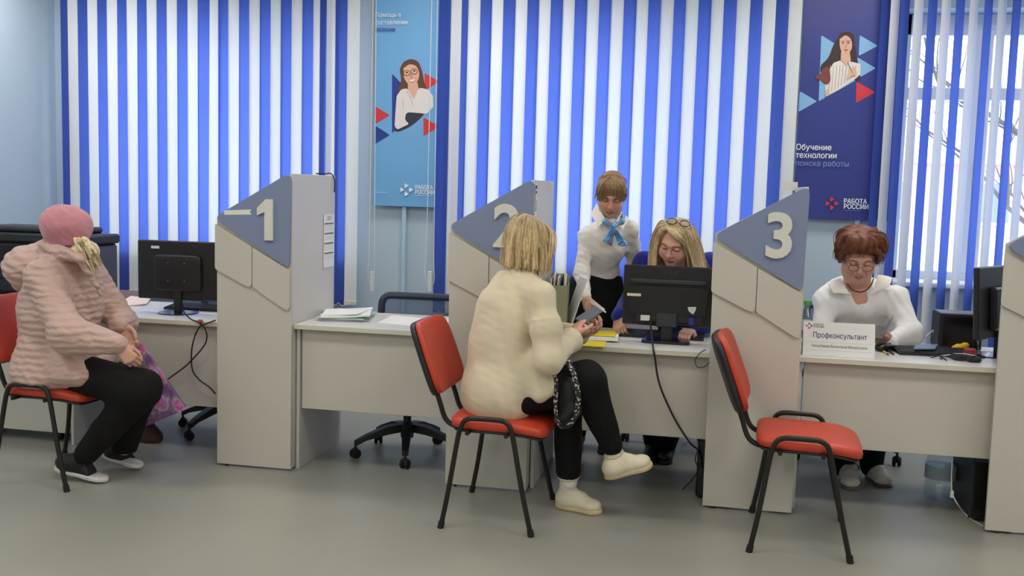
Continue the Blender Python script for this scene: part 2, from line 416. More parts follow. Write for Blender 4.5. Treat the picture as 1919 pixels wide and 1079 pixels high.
BL3 = blind('half-open blue and white vertical blind at the right with daylight between slats', sl3, .77, .50, 3.04)
def pull_cord(label, x, ztop, zlow, y, w=.05, skew=0.):
    t = thing('blind_cord', label, 'cord', (x, y, 0))
    pth = [(0, 0, ztop), (-.004, 0, zlow+.35), (-.012, 0, zlow+.1), (0, 0, zlow), (w*.6, 0, zlow-.02), (w, 0, zlow+.03), (w*.85, 0, zlow+.3), (w*.5+skew, 0, ztop)]
    obj('cord_loop', MB().tube(bez(pth, 6), .0026, 6), 'cord_white', t)
    obj('cord_weight', MB().box((w*.18, -.012, zlow-.07), (w*.18+.03, .012, zlow+.075), .004), 'pipe_white', t)
pull_cord('white looped blind cord hanging left of the light blue poster', at(692, 530, 6.80)[0], 2.98, at(692, 528, 6.80)[2], 6.80, .04)
pull_cord('white looped blind cord hanging across the right edge of the light blue poster', at(799, 530, 6.80)[0], 2.98, at(799, 528, 6.80)[2], 6.80, .058, .01)

# ------------------------------------------------------------------ posters
mat('poster_sky', (108, 168, 218), .5, var=.03, vscale=2); mat('poster_navy', (42, 54, 132), .45, var=.04, vscale=2)
mat('print_red', (205, 52, 58), .5); mat('print_navy', (34, 56, 140), .5); mat('print_pale', (128, 178, 218), .5); mat('print_white', (228, 234, 240), .5)
mat('print_hair', (96, 58, 44), .6, var=.25, vscale=60, stretch=(1, 1, .15)); mat('print_hair_dark', (52, 36, 34), .6, var=.3, vscale=60, stretch=(1, 1, .15))
mat('print_skin', (216, 170, 148), .6, var=.06, vscale=20); mat('print_blouse', (222, 216, 214), .6, var=.05, vscale=30); mat('print_skirt', (46, 48, 58), .6)
mat('print_dot', (38, 30, 30), .5); mat('print_lip', (196, 88, 86), .5); mat('print_grey_blue', (120, 140, 200), .5)
mat('print_stripe', (176, 160, 150), .6); mat('print_backpack', (120, 60, 52), .6)
LY = [0]
class Print:
    "flat print on a poster: every layer lies a hair in front of the last"
    def __init__(s, root, Y): s.t = root; s.Y = Y; s.n = 0
    def P(s, px, py):
        p = at(px, py, s.Y); return (p[0]-s.t.location[0], p[2]-s.t.location[2])
    def poly(s, name, pts, m, r=0., raw=False):
        s.n += 1; q = [s.P(*p) for p in pts]
        if r: q = rpoly(q, r)
        y = -.004-.0004*s.n; return obj(name, MB().prism(q, y, y+.0003), m, s.t, smooth=None)
    def blob(s, name, pts, m): s.n += 1; q = [tuple(v) for v in bez([s.P(*p) for p in pts]+[s.P(*pts[0])], 5)][:-1]; y = -.004-.0004*s.n; return obj(name, MB().prism(q, y, y+.0003), m, s.t, smooth=None)
    def line(s, name, pts, r, m): s.n += 1; y = -.004-.0004*s.n; return obj(name, MB().tube([(a, y, b) for a, b in [s.P(*p) for p in pts]], r, 5, flat=None), m, s.t, smooth=None)
    def text(s, body, px, py, hpx, m, bold=0., sx=1.):
        s.n += 1; a = s.P(px, py); size = hpx*.0037*1.22
        return text('lettering', body, size, m, s.t, (a[0], -.0045-.0004*s.n, a[1]), .0003, bold, 'LEFT', sx=sx)
YP = YW-.056
def logo(pr, cx, cy, s, m):
    for dx, dy in ((0, -1), (-1, 0), (1, 0), (0, 1)):
        x = cx+dx*s*.95; y = cy+dy*s*.9
        pr.poly('emblem_triangle', [(x-s*.42, y-s*.55), (x+s*.55, y), (x-s*.42, y+s*.55)], m, .004)
pa = at(699, 385, YP); pb = at(824, 387, YP); PT = 2.98
t = thing('poster', 'light blue wall poster with smiling woman in glasses and white blouse', 'poster', (pa[0], YP, pa[2]))
obj('poster_board', MB().box((0, -.004, 0), (pb[0]-pa[0], .006, PT-pa[2]), .0015), 'poster_sky', t, smooth=None)
p = Print(t, YP)
p.poly('triangle', [(735, 138), (790, 196), (735, 250)], 'print_navy', .006)
p.poly('triangle', [(796, 137), (824, 153), (796, 170)], 'print_red', .006); p.poly('triangle', [(703, 199), (731, 216), (703, 233)], 'print_red', .006)
p.poly('triangle', [(703, 235), (731, 253), (703, 270)], 'print_navy', .006); p.poly('triangle', [(794, 220), (824, 237), (794, 255)], 'print_red', .006)
p.blob('printed_hair', [(757, 116), (770, 111), (784, 116), (791, 132), (795, 152), (799, 166), (790, 172), (770, 172), (752, 172), (747, 168), (752, 150), (750, 130)], 'print_hair')
p.blob('printed_skirt', [(760, 208), (785, 206), (796, 212), (770, 236), (742, 246), (748, 222)], 'print_skirt')
p.poly('printed_blouse', [(752, 168), (764, 165), (775, 185), (786, 164), (803, 168), (812, 180), (813, 200), (800, 214), (788, 212), (762, 210), (759, 225), (768, 232), (745, 243), (740, 236), (742, 205), (744, 180)], 'print_blouse', .03)
p.poly('printed_neck', [(765, 155), (783, 155), (785, 166), (776, 186), (765, 167)], 'print_skin')
p.blob('printed_face', [(757, 128), (768, 121), (780, 124), (786, 136), (784, 150), (775, 161), (766, 158), (758, 146)], 'print_skin')
p.blob('printed_lips', [(765.5, 149), (772, 149.5), (780, 146.5), (777, 153), (770, 154.5)], 'print_lip'); p.blob('printed_smile', [(767, 149.6), (772, 150.2), (779, 147.6), (776, 152), (770, 153)], 'print_white')
for c in (763, 777):
    p.line('printed_glasses', [(c+6*math.cos(a*math.pi/6), (137 if c < 770 else 134)+5*math.sin(a*math.pi/6)) for a in range(13)], .0017, 'print_dot')
    p.blob('printed_eye', [(c-2, 136 if c < 770 else 133), (c, 134.5 if c < 770 else 131.5), (c+2.4, 136 if c < 770 else 133), (c, 137.5 if c < 770 else 134.5)], 'print_dot')
p.line('printed_nose', [(771, 138), (773, 145), (770, 146)], .0016, 'print_lip')
for q in ([(763, 170), (770, 180), (775, 198)], [(756, 185), (757, 205)]): p.line('printed_fold', q, .0014, 'print_stripe')
p.text('Помощь в', 704, 29, 10, 'print_white', .0004, .86); p.text('составлении', 704, 43, 10, 'print_white', .0004, .86); p.text('резюме', 704, 56, 10, 'print_navy', .0002, .86)
logo(p, 763, 355.5, 8.6, 'print_white'); p.text('РАБОТА', 779, 351, 9, 'print_white', .0012, .80); p.text('РОССИИ', 779, 360, 9, 'print_white', .0012, .80)
p.line('print_rule', [(779, 366), (812, 367)], .0011, 'print_white'); p.line('print_rule', [(702, 360), (728, 361)], .0011, 'print_white')

pa = at(1486, 408, YP); pb = at(1672, 415, YP)
t = thing('poster', 'navy blue wall poster with dark-haired young woman holding pen', 'poster', (pa[0], YP, pa[2]))
obj('poster_board', MB().box((0, -.004, 0), (pb[0]-pa[0], .006, PT-pa[2]), .0015), 'poster_navy', t, smooth=None)
p = Print(t, YP)
p.poly('triangle', [(1539, 66), (1590, 98), (1605, 150), (1534, 190)], 'print_pale', .006)
p.poly('triangle', [(1611, 66), (1645, 86), (1609, 105)], 'print_pale', .006); p.poly('triangle', [(1606, 107), (1641, 128), (1606, 148)], 'print_pale', .006)
p.poly('triangle', [(1605, 153), (1640, 173), (1604, 193)], 'print_red', .006); p.poly('triangle', [(1499, 171), (1531, 190), (1496, 210)], 'print_pale', .006)
p.blob('printed_hair', [(1575, 62), (1588, 60), (1600, 66), (1603, 90), (1608, 120), (1612, 148), (1600, 150), (1580, 140), (1556, 146), (1540, 140), (1538, 124), (1552, 108), (1562, 84)], 'print_hair_dark')
p.poly('printed_top', [(1562, 118), (1578, 112), (1596, 116), (1612, 120), (1612, 140), (1600, 150), (1572, 168), (1549, 180), (1546, 160), (1552, 134)], 'print_blouse', .005)
for k in range(9):
    xx = 1556+k*6; p.line('printed_stripe', [(xx, 122+(k % 2)), (xx-4, 176-k*4)], .0016, 'print_stripe')
p.blob('printed_strap', [(1541, 130), (1552, 126), (1556, 150), (1548, 158), (1536, 146)], 'print_backpack'); p.blob('printed_strap', [(1528, 142), (1536, 140), (1538, 147), (1530, 149)], 'print_backpack')
p.poly('printed_neck', [(1576, 96), (1592, 98), (1594, 114), (1584, 122), (1575, 112)], 'print_skin')
p.blob('printed_face', [(1573, 74), (1584, 67), (1594, 74), (1596, 90), (1588, 102), (1580, 100), (1574, 90)], 'print_skin')
p.blob('printed_hand', [(1592, 130), (1602, 128), (1604, 140), (1594, 144), (1586, 150), (1588, 140)], 'print_skin'); p.blob('printed_arm', [(1546, 178), (1552, 164), (1554, 176), (1549, 181)], 'print_skin')
p.line('printed_pen', [(1588, 116), (1598, 138)], .0025, 'print_stripe')
for c in (1579, 1589): p.blob('printed_eye', [(c-2, 81), (c, 79.6), (c+2.4, 81), (c, 82.4)], 'print_dot'); p.line('printed_brow', [(c-3, 78), (c+3, 77)], .0013, 'print_dot')
p.blob('printed_mouth', [(1581, 93.5), (1585, 92.5), (1589, 93.5), (1585, 96)], 'print_lip'); p.line('printed_nose', [(1584, 82), (1586, 88.5), (1583, 89)], .0013, 'print_stripe')
p.text('Обучение', 1491, 276, 11.5, 'print_white', .0007, .9); p.text('технологии', 1491, 291, 11.5, 'print_white', .0007, .9); p.text('поиска работы', 1490, 306, 11.5, 'print_grey_blue', .0002, .9)
logo(p, 1559, 381, 8.6, 'print_red'); p.text('РАБОТА', 1580, 377, 9.5, 'print_white', .0012, .84); p.text('РОССИИ', 1580, 387, 9.5, 'print_white', .0012, .84); p.line('print_rule', [(1580, 394), (1612, 395)], .001, 'print_grey_blue')

# ------------------------------------------------------------------ outside the windows
mat('snow_ground', (225, 228, 235), .9, var=.05, vscale=1); mat('brick_red', (226, 168, 158), .8, var=.1, vscale=3); mat('plaster_pale', (225, 222, 215), .8, var=.05)
mat('bark', (95, 85, 82), .9, var=.2, vscale=20); mat('glass_dark', (120, 135, 155), .2)
struct('ground_outside', MB().box((-40, YW+.6, -1.3), (60, 70, -1.2)), 'snow_ground')
t = thing('far_building', 'pale red brick building seen beyond the half-open blind', 'building', (9, 34, -1.2))
obj('wall', MB().box((-14, 0, 0), (14, 8, 3.9)), 'brick_red', t); obj('band', MB().box((-14.1, -.1, 0), (14.1, .0, 1.6)), 'plaster_pale', t); obj('roof', MB().box((-14.4, -.5, 3.9), (14.4, 8.4, 4.2), .05), 'plaster_pale', t)
for r in range(1):
    for k in range(9):
        wv = obj('window', MB().box((-12.7+k*3-.6, -.16, 2.0+r*2.3), (-12.7+k*3+.6, .05, 3.4+r*2.3), .03), 'plaster_pale', t); obj('pane', MB().box((-12.7+k*3-.5, -.2, 2.1+r*2.3), (-12.7+k*3+.5, -.15, 3.3+r*2.3)), 'glass_dark', wv)
t = thing('bare_tree', 'bare leafless tree with thin branches outside the right window', 'tree', (4.9, 15.5, -1.2))
obj('trunk', MB().tube(bez([(0, 0, 0), (.05, 0, 1.5), (0, .1, 3.2), (.1, 0, 5.5)], 5), list(np.linspace(.14, .05, 16)), 8), 'bark', t)
rr = random.Random(3)
def limb(p, d, l, r, depth):
    pts = [np.array(p)]; d = np.array(d, float)
    for k in range(4): d = d/np.linalg.norm(d)+np.array([rr.uniform(-.2, .2), rr.uniform(-.2, .2), rr.uniform(-.1, .18)]); pts.append(pts[-1]+d/np.linalg.norm(d)*l/4)
    bm_.tube(bez(pts, 3), list(np.linspace(r, r*.35, 13)), 5)
    if depth:
        for k in (1, 2, 3, 4): limb(pts[k], d+np.array([rr.uniform(-.9, .9), rr.uniform(-.6, .6), rr.uniform(-.2, .7)]), l*.6, r*.5, depth-1)
for k in range(9):
    bm_ = MB(); a = k*2.4; z = 1.6+k*.42; limb((0.02, 0.03, z), (math.cos(a), math.sin(a)*.6, .55), 2.3, .05, 2); obj('branch', bm_, 'bark', t)
# ------------------------------------------------------------------ number partitions
PX = [-2.1345, -.8774, .4041, 1.6768]; PW, PD, PH, PL = .4153, .592, 1.5567, 1.3223; PYF = [4.847, 4.835, 4.847, 4.847]
def partition(x_right, y, digit, label):
    t = thing('number_partition', label, 'partition', (x_right-PW, y, 0), group='numbered desk partitions')
    out = [(0, .012), (PW, .012), (PW, PH), (0, PL)]
    obj('front_panel', MB().prism(rpoly(out, [0, 0, .03, .012]), 0, .018), 'desk_grey', t)
    obj('side_panel', MB().box((PW-.022, .018, .012), (PW-.001, PD, PH-.006), .002), 'desk_side', t)
    ft = MB()
    for fx, fy in ((.05, .009), (PW-.03, .05), (PW-.012, PD-.05)): ft.cyl((fx, fy, 0), (fx, fy, .013), .008, n=12)
    obj('glide_feet', ft, 'rubber', t)
    tri = obj('sign_triangle', MB().prism(rpoly([(-.012, 1.312), (PW+.002, PH+.004), (PW-.006, 1.066)], [.03, .03, .02]), -.020, -.001), 'sign_blue', t, label='grey-blue triangular sign plate')
    obj('plate', MB().prism(rpoly([(-.006, 1.282), (.2, 1.172), (.2, .950), (-.006, 1.048)], [.004, .02, .025, .02]), -.013, -.001), 'desk_grey', t)
    obj('plate', MB().prism(rpoly([(.204, 1.168), (PW-.006, 1.058), (PW-.006, .838), (.204, .962)], [.004, .012, .022, .022]), -.013, -.001), 'desk_grey', t)
    if digit:
        if digit == '1':
            o = obj('digit', MB().prism([(.325, 1.418), (.325, 1.208), (.279, 1.208), (.279, 1.352), (.238, 1.335), (.238, 1.372), (.286, 1.418)], -.034, -.020), 'sign_digit', t, smooth=None)
        else:
            me = text_mesh(digit, .285, .014, .0075); o = obj('digit', me, 'sign_digit', t, loc=(.292, -.027, 1.313), smooth=None); o.rotation_euler = (math.pi/2, 0, 0)
    return t
parts = [partition(PX[0], PYF[0], '1', 'grey desk partition with sign number 1'), partition(PX[1], PYF[1], '2', 'grey desk partition with sign number 2'),
         partition(PX[2], PYF[2], '3', 'grey desk partition with sign number 3'), partition(PX[3], PYF[3], '', 'grey desk partition cut off by the right edge of the picture')]
# calendar sheet on partition 1, barcode strip on partition 2, tape on sign 1, cord on top
t = thing('wall_calendar', 'white calendar sheet stuck on the side of partition one', 'calendar', (PX[0]+.0012, 5.27, 0))
obj('sheet', MB().box((0, 0, 1.04), (.0012, .155, 1.335)), 'paper', t, smooth=None)
for k in range(4):
    o = MB()
    for j in range(7): o.box((.0011, .012+j*.019, 1.280-k*.055), (.0018, .026+j*.019, 1.288-k*.055))
    obj('month_heading', o, 'ink', t, smooth=None); o = MB()
    for r in range(3):
        for j in range(7): o.box((.0011, .014+j*.019, 1.272-k*.055-r*.011), (.0016, .021+j*.019, 1.276-k*.055-r*.011))
    obj('day_numbers', o, mat('ink_pale', (165, 165, 170), .8), t, smooth=None)
text('year_lettering', '2024', .032, 'ink_pale', t, (.0018, .077, 1.313), .0004, .0004, rz=math.pi/2)
t = thing('label_strip', 'white barcode strip down the edge of partition two', 'label', (PX[1]+.0012, PYF[1]+.012, 0))
obj('strip', MB().box((0, 0, 1.36), (.0012, .05, 1.535)), 'paper', t, smooth=None)
o = MB(); o.box((.0011, .006, 1.475), (.002, .014, 1.525)); o.box((.0011, .018, 1.485), (.002, .044, 1.497)); o.box((.0011, .018, 1.508), (.002, .044, 1.525)); o.box((.0011, .006, 1.45), (.002, .012, 1.475))
for k in range(5): o.box((.0011, .008, 1.40+k*.011), (.002, .042, 1.405+k*.011))
obj('bars', o, 'ink', t, smooth=None)
tp = [at(419, 394, 4.82), at(470, 392.5, 4.82), at(467, 397, 4.82), at(471, 402, 4.82), at(419, 402.5, 4.82)]
t = obj('tape_strip', MB().prism([(q[0]-tp[0][0], q[2]-tp[0][2]) for q in tp], -.001, 0), mat('tape', (226, 224, 214), .6), loc=(tp[0][0], PYF[0]-.0205, tp[0][2]), smooth=None); tag(t, 'torn strip of white tape left of the digit on sign one', 'tape')
c = obj('short_cord', MB().tube(bez([(-.10, 0, .004), (-.05, 0, .004), (-.012, 0, .006), (.008, 0, -.02), (.012, 0, -.06), (.010, 0, -.098)], 6), .0035, 8), 'cord_black', loc=(PX[0]-.002, 5.405, PH)); tag(c, 'short black cord hanging over the top edge of partition one', 'cord')
c = obj('note_card', MB().box((-.035, -.001, -.02), (.035, .001, .024)), 'paper', loc=(PX[2]-.045, PYF[2]+PD+.002, PH+.0), smooth=None); tag(c, 'small white card sticking up behind the top of partition three', 'card')

# ------------------------------------------------------------------ desks
def desk(label, x0, x1, yf, zm, depth=.70, lift=0.):
    t = thing('desk', label, 'desk', (x0, yf, 0), group='grey desks between the partitions'); wd = x1-x0; zt = .75+lift
    top = obj('desktop', MB().box((.003, 0, zt-.025), (wd-.003, depth, zt), .002), 'desk_top', t)
    obj('edge_strip', MB().box((.003, -.002, zt-.0245), (wd-.003, .0005, zt-.0005), .001), 'edge_band', top)
    obj('modesty_panel', MB().box((.03, .045, zm), (wd-.003, .063, zt-.025), .002), 'desk_grey', t)
    obj('side_leg', MB().box((.004, .035, .0), (.022, depth-.03, zt-.025), .002), 'desk_side', t)
    obj('side_leg', MB().box((wd-.022, .12, .0), (wd-.004, depth-.03, zt-.025), .002), 'desk_side', t)
    return t
desk('grey desk left of sign one with a black monitor', -3.52, PX[0]-.024, 4.95, .275, .72)
desk('grey desk right of sign one with paper stacks and nobody behind', PX[0], PX[1]-.024, 4.872, .325, .64, .025)
desk('grey desk right of sign two with yellow papers and wide monitor', PX[1], PX[2]-.024, 4.885, .315)
desk('grey desk right of sign three with a name card', PX[2], PX[3]-.024, 4.925, .312)

# ------------------------------------------------------------------ red visitor chairs
def superell(r, e1, e2, n=40, m=16, fn=None):
    mb = MB(); sp = lambda v, e: math.copysign(abs(v)**e, v); vs = []
    for i in range(m+1):
        ph = -math.pi/2+math.pi*i/m
        for k in range(n):
            th = 2*math.pi*k/n; p_ = (r[0]*sp(math.cos(ph), e1)*sp(math.cos(th), e2), r[1]*sp(math.cos(ph), e1)*sp(math.sin(th), e2), r[2]*sp(math.sin(ph), e1))
            vs.append(fn(*p_) if fn else p_)
    fs = [(i*n+k, i*n+(k+1) % n, (i+1)*n+(k+1) % n, (i+1)*n+k) for i in range(m) for k in range(n)]
    return mb.add(vs, fs)
def visitor_chair(label, x, y, rz):
    t = thing('visitor_chair', label, 'chair', (x, y, 0), rz, 'red visitor chairs')
    def bend(px, py, pz): return (px+.02, py, pz+.462-max(0, px-.05)**2*1.1-.004*math.cos(px*8))
    obj('seat', superell((.222, .228, .030), .45, .32, fn=bend), 'red_leather', t, label='red padded seat', smooth=60)
    obj('seat_shell', superell((.21, .215, .012), .5, .3, fn=lambda a, b, c: (a+.018, b, c+.430-max(0, a-.05)**2*1.0)), 'black_plastic', t, smooth=60)
    def bk(off):
        def f(px, py, pz):          # px thickness, py width, pz height
            q = pz/.17; cur = .032*(1-(py/.23)**2)
            ww = 1-.06*max(0, q)
            xx = px+off-cur; return (xx*math.cos(.36)-pz*math.sin(.36)-.315, py*ww, pz*math.cos(.36)+xx*math.sin(.36)+.735)
        return f
    obj('backrest', superell((.172, .226, .022), .5, .35, fn=lambda a, b, c: bk(.022)(c, b, a)), 'red_leather', t, label='red padded backrest', smooth=60)
    obj('backrest_shell', superell((.174, .229, .020), .5, .33, fn=lambda a, b, c: bk(-.004)(c, b, a)), 'black_plastic', t, smooth=60)
    for s in (-1, 1):
        yb, yt = s*.278, s*.258
        pth = [(-.205, yb, .004), (-.175, s*.273, .17), (-.142, yt, .40), (-.128, yt, .455), (-.113, yt, .485), (-.085, yt, .498), (-.04, yt, .50), (.03, yt, .50), (.06, yt, .497), (.085, yt, .483), (.098, yt, .455), (.11, yt, .41), (.155, s*.270, .20), (.203, yb, .004)]
        obj('leg_frame', MB().tube(bez(pth, 4), .0115, 10), 'black_metal', t)
        obj('foot_cap', MB().cyl((-.206, yb, 0), (-.200, yb, .03), .0145, n=12), 'rubber', t); obj('foot_cap', MB().cyl((.204, yb, 0), (.198, yb, .03), .0145, n=12), 'rubber', t)
        obj('back_support', MB().tube(bez([(.02, s*.13, .424), (-.12, s*.13, .424), (-.19, s*.13, .43), (-.235, s*.13, .46), (-.265, s*.13, .54), (-.315, s*.13, .68)], 5), .0115, 10), 'black_metal', t)
    for xx in (-.10, .075): obj('cross_bar', MB().tube([(xx, -.258, .43), (xx, .258, .43)], .010, 8), 'black_metal', t)
    return t
visitor_chair('red visitor chair with black legs under the woman in pink coat', -3.205, 4.495, 0)
visitor_chair('red visitor chair with black legs under the woman in cream sweater', -.935, 4.49, -.01)
visitor_chair('empty red visitor chair with black legs in front of sign three', .412, 4.55, -.05)

# ------------------------------------------------------------------ office swivel chairs
mesh_m = bpy.data.materials.new('chair_mesh'); mesh_m.use_nodes = True; nt = mesh_m.node_tree
tr = nt.nodes.new('ShaderNodeBsdfTransparent'); mx = nt.nodes.new('ShaderNodeMixShader'); ck = nt.nodes.new('ShaderNodeTexChecker'); ck.inputs['Scale'].default_value = 700
tc = nt.nodes.new('ShaderNodeTexCoord'); nt.links.new(tc.outputs['Object'], ck.inputs['Vector'])
pb_ = nt.nodes['Principled BSDF']; pb_.inputs['Base Color'].default_value = (.075, .115, .23, 1); pb_.inputs['Roughness'].default_value = .6
mr_ = nt.nodes.new('ShaderNodeMapRange'); mr_.inputs[3].default_value = .62; mr_.inputs[4].default_value = .74; nt.links.new(ck.outputs['Fac'], mr_.inputs[0]); nt.links.new(mr_.outputs[0], mx.inputs[0])
nt.links.new(tr.outputs[0], mx.inputs[1]); nt.links.new(pb_.outputs[0], mx.inputs[2]); nt.links.new(mx.outputs[0], nt.nodes['Material Output'].inputs[0]); MATS['chair_mesh'] = mesh_m
mat('chair_navy', (34, 42, 66), .45); mat('chair_fabric', (30, 30, 34), .85, bump=.2, bscale=300)
def office_chair(label, x, y, rz, base_rz, bh=.50, seat_z=.47, arms=True, drop=False):
    t = thing('office_chair', label, 'chair', (x, y, 0), rz, 'black swivel chairs behind the desks')
    hub = MB().lathe([(.0, .10), (.036, .10), (.04, .15), (.03, .185), (.022, .19), (.022, .30), (.016, .30), (.016, seat_z-.06), (0, seat_z-.06)], n=18)
    obj('gas_column', hub, 'black_plastic', t)
    for k in range(5):
        a = base_rz+k*2*math.pi/5; d = V(math.cos(a), math.sin(a), 0); n_ = V(-math.sin(a), math.cos(a), 0)
        pts = [(.0, .185, .028), (.12, .170, .026), (.24, .125, .020), (.295, .098, .017)]
        m_ = MB(); vs = []
        for r_, z_, w_ in pts:
            for sy, sz in ((-1, 0), (1, 0), (1, -1), (-1, -1)): vs.append(d*r_+n_*sy*w_+V(0, 0, z_+sz*(.045 if r_ < .2 else .028)))
        fs = [(0, 1, 2, 3), (12, 15, 14, 13)]+[(i*4+j, i*4+(j+1) % 4, (i+1)*4+(j+1) % 4, (i+1)*4+j) for i in range(3) for j in range(4)]
        sp = obj('base_spoke', m_.add(vs, fs), 'black_plastic', t)
        cw = MB(); ca = a+1.1+k; c0 = d*.295; ax = V(math.cos(ca), math.sin(ca), 0)
        for s in (-1, 1):
            Rw = rotm(0, math.pi/2, 0); Rz = rotm(0, 0, ca); cw.lathe([(0, -.009), (.022, -.009), (.026, -.006), (.026, .006), (.022, .009), (0, .009)], c=c0+ax*s*.014+V(0, 0, .0265), n=16, R=Rz @ Rw)
        cw.cyl(c0+V(0, 0, .026), c0+V(0, 0, .1), .0065, n=8); cw.ell(c0+V(0, 0, .040), (.017, .017, .024), 10, 6)
        obj('caster', cw, 'rubber', sp)
    obj('seat_mechanism', MB().box((-.09, -.13, seat_z-.075), (.09, .11, seat_z-.03), .012), 'black_plastic', t)
    obj('seat', superell((.245, .235, .042), .5, .4, fn=lambda a, b, c: (a, b+.0, c+seat_z-max(0, -b-.1)**2*.8)), 'chair_fabric', t, smooth=60)
    # backrest frame: rounded loop, back is local +y
    def loop(u): return None
    fr = rpoly([(-.235, .0), (.235, .0), (.225, bh), (-.225, bh)], [.09, .09, .055, .055], 6)
    yb = lambda px, pz: .235+.10*pz-.12*(px/.24)**2*.35
    obj('back_frame', MB().tube([(a, yb(a, b), seat_z+.06+b) for a, b in fr], .021, 8, closed=True), 'chair_navy', t)
    obj('back_mesh', MB().grid(lambda u, v: ((u-.5)*.44, yb((u-.5)*.44, v*(bh-.01)), seat_z+.065+v*(bh-.01)), 8, 6), 'chair_mesh', t)
    obj('back_spine', MB().tube(bez([(0, .08, seat_z-.05), (0, .24, seat_z-.04), (0, .285, seat_z+.06), (0, .30, seat_z+.24)], 5), .022, 8, flat=(1.6, .7)), 'black_plastic', t)
    if arms:
        for s in (-1, 1):
            obj('armrest', MB().tube(bez([(s*.10, -.02, seat_z-.055), (s*.27, -.02, seat_z-.05), (s*.295, -.02, seat_z+.0), (s*.295, -.02, seat_z+.14)], 5), .016, 8, flat=(1, 1.6)), 'black_plastic', t)
            obj('armrest_pad', superell((.032, .12, .015), .4, .4, 24, 10, fn=lambda a, b, c: (a+s*.295, b-.02, c+seat_z+.155)), 'black_plastic', t, smooth=60)
    if drop:
        for s, x0_, x1_, xm, zl in ((-1, -.33, -.18, -.235, .262), (1, .10, .16, .135, .30), (1, .17, .335, .26, .225)):
            obj('hanging_flap', MB().prism([(x0_, .40), (x1_, .40), (x1_-.005, .335), (xm, zl), (x0_+.01, .33)], .36, .38), 'chair_fabric', t)
    return t
office_chair('black swivel chair with mesh back pushed under the empty middle desk', -1.66, 5.36, .04, -1.34, seat_z=.44, drop=True, arms=False, bh=.37)
office_chair('black swivel chair half hidden behind the left desk and sign one', -2.86, 5.56, .1, -2.0, seat_z=.45, arms=False)
office_chair('black swivel chair under the long-haired worker in blue', -.20, 6.02, .05, .5, seat_z=.48, bh=.36)
office_chair('black swivel chair under the worker with short reddish hair', .77, 6.02, 0, -2.75, seat_z=.47, arms=False, bh=.34)

# ------------------------------------------------------------------ monitors, keyboards, computers
mat('monitor_back', (28, 28, 30), .38, var=.08); mat('monitor_bezel', (14, 14, 15), .2); mat('sticker_white', (220, 220, 215), .6); mat('sticker_cream', (225, 215, 190), .6); mat('port_blue', (40, 50, 150), .5)
mat('screen_dark', (8, 9, 12), .12)
def monitor(label, x, y, z0, rz, wd, h, bottom, style):
    t = thing('monitor', label, 'monitor', (x, y, z0), rz); b = bottom
    obj('screen_housing', MB().box((-wd/2, 0, b), (wd/2, .022, b+h), .006), 'monitor_back', t)
    obj('screen', MB().box((-wd/2+.012, .0215, b+.014), (wd/2-.012, .0232, b+h-.012)), 'screen_dark', t, smooth=None)
    if style == 'flat':
        obj('rear_housing', superell((wd*.29, .105, .022), .3, .22, fn=lambda a, c, e: (a+.0, -e-.002, c+b+h*.46)), 'monitor_back', t, smooth=50)
        s = MB()
        for sx in (-.05, .05):
            for sz in (-.05, .05): s.ell((sx, -.0265, b+h*.48+sz), (.004, .003, .004), 8, 6)
        obj('screw', s, 'steel', t)
        obj('stand_neck', MB().box((-.022, -.02, .008), (.022, .012, b+.09), .006), 'black_plastic', t)
        obj('stand_base', MB().lathe([(0, 0), (.112, 0), (.112, .006), (.03, .014), (0, .015)], n=32), 'black_gloss', t)
        obj('sticker', MB().box((-wd*.33, -.0012, b+h-.047), (-wd*.33+.05, 0.0, b+h-.032)), 'sticker_white', t, smooth=None)
    else:
        obj('rear_housing', MB().prism(rpoly([(-wd*.42, b+h*.20), (wd*.42, b+h*.20), (wd*.45, b+h*.66), (-wd*.45, b+h*.66)], .02), -.024, .001), 'monitor_back', t)
        obj('vent_ridge', superell((wd*.42, .012, .012), .4, .3, fn=lambda a, c, e: (a, -e*.9-.004, c+b+h*.74)), 'dark_grey_plastic', t, smooth=60)
        obj('connector_bay', MB().box((-wd*.35, -.026, b+h*.06), (wd*.40, .0, b+h*.20), .004), 'black_plastic', t)
        obj('stand_neck', MB().box((-.028, -.03, .010), (.028, .012, b+.035), .005), 'black_plastic', t)
        obj('stand_mount', MB().box((-.052, -.036, b-.005), (.052, -.02, b+.07), .006), 'dark_grey_plastic', t)
        obj('stand_base', MB().prism(rpoly([(-.125, -.085), (.125, -.085), (.105, .08), (-.105, .08)], .03), 0, .014, 'xy'), 'black_gloss', t)
        obj('sticker', MB().box((-wd*.45, -.026, b+h*.485), (-wd*.45+.07, -.0242, b+h*.485+.014)), 'sticker_cream', t, smooth=None)
        obj('sticker', MB().prism(rpoly([(wd*.22, b+h*.345), (wd*.32, b+h*.355), (wd*.31, b+h*.29), (wd*.285, b+h*.22), (wd*.235, b+h*.28)], .006), -.026, -.0242), 'sticker_white', t, smooth=None)
        obj('sticker', MB().box((-wd*.29, -.0275, b+h*.085), (-wd*.19, -.0258, b+h*.175)), 'sticker_white', t, smooth=None)
        obj('cable_plug', MB().box((wd*.24, -.05, b+h*.05), (wd*.30, -.025, b+h*.17), .004), 'port_blue', t)
        eb = MB()
        for k, (w_, h_) in enumerate(((.010, .008), (.007, .008), (.004, .004), (.006, .010), (.009, .005), (.008, .009))): eb.box((-.03+k*.0125, -.0012, b+h*.875), (-.03+k*.0125+w_, .001, b+h*.875+h_))
        obj('embossed_mark', eb, 'dark_grey_plastic', t, smooth=None)
    return t
MZ = .75
monitor('flat black monitor seen from behind on the left desk', -2.985, 5.22, MZ, .03, .50, .335, .075, 'flat')
monitor('wide black monitor seen from behind in front of the blonde worker', -.232, 5.16, MZ, .0, .455, .305, .082, 'ribbed')
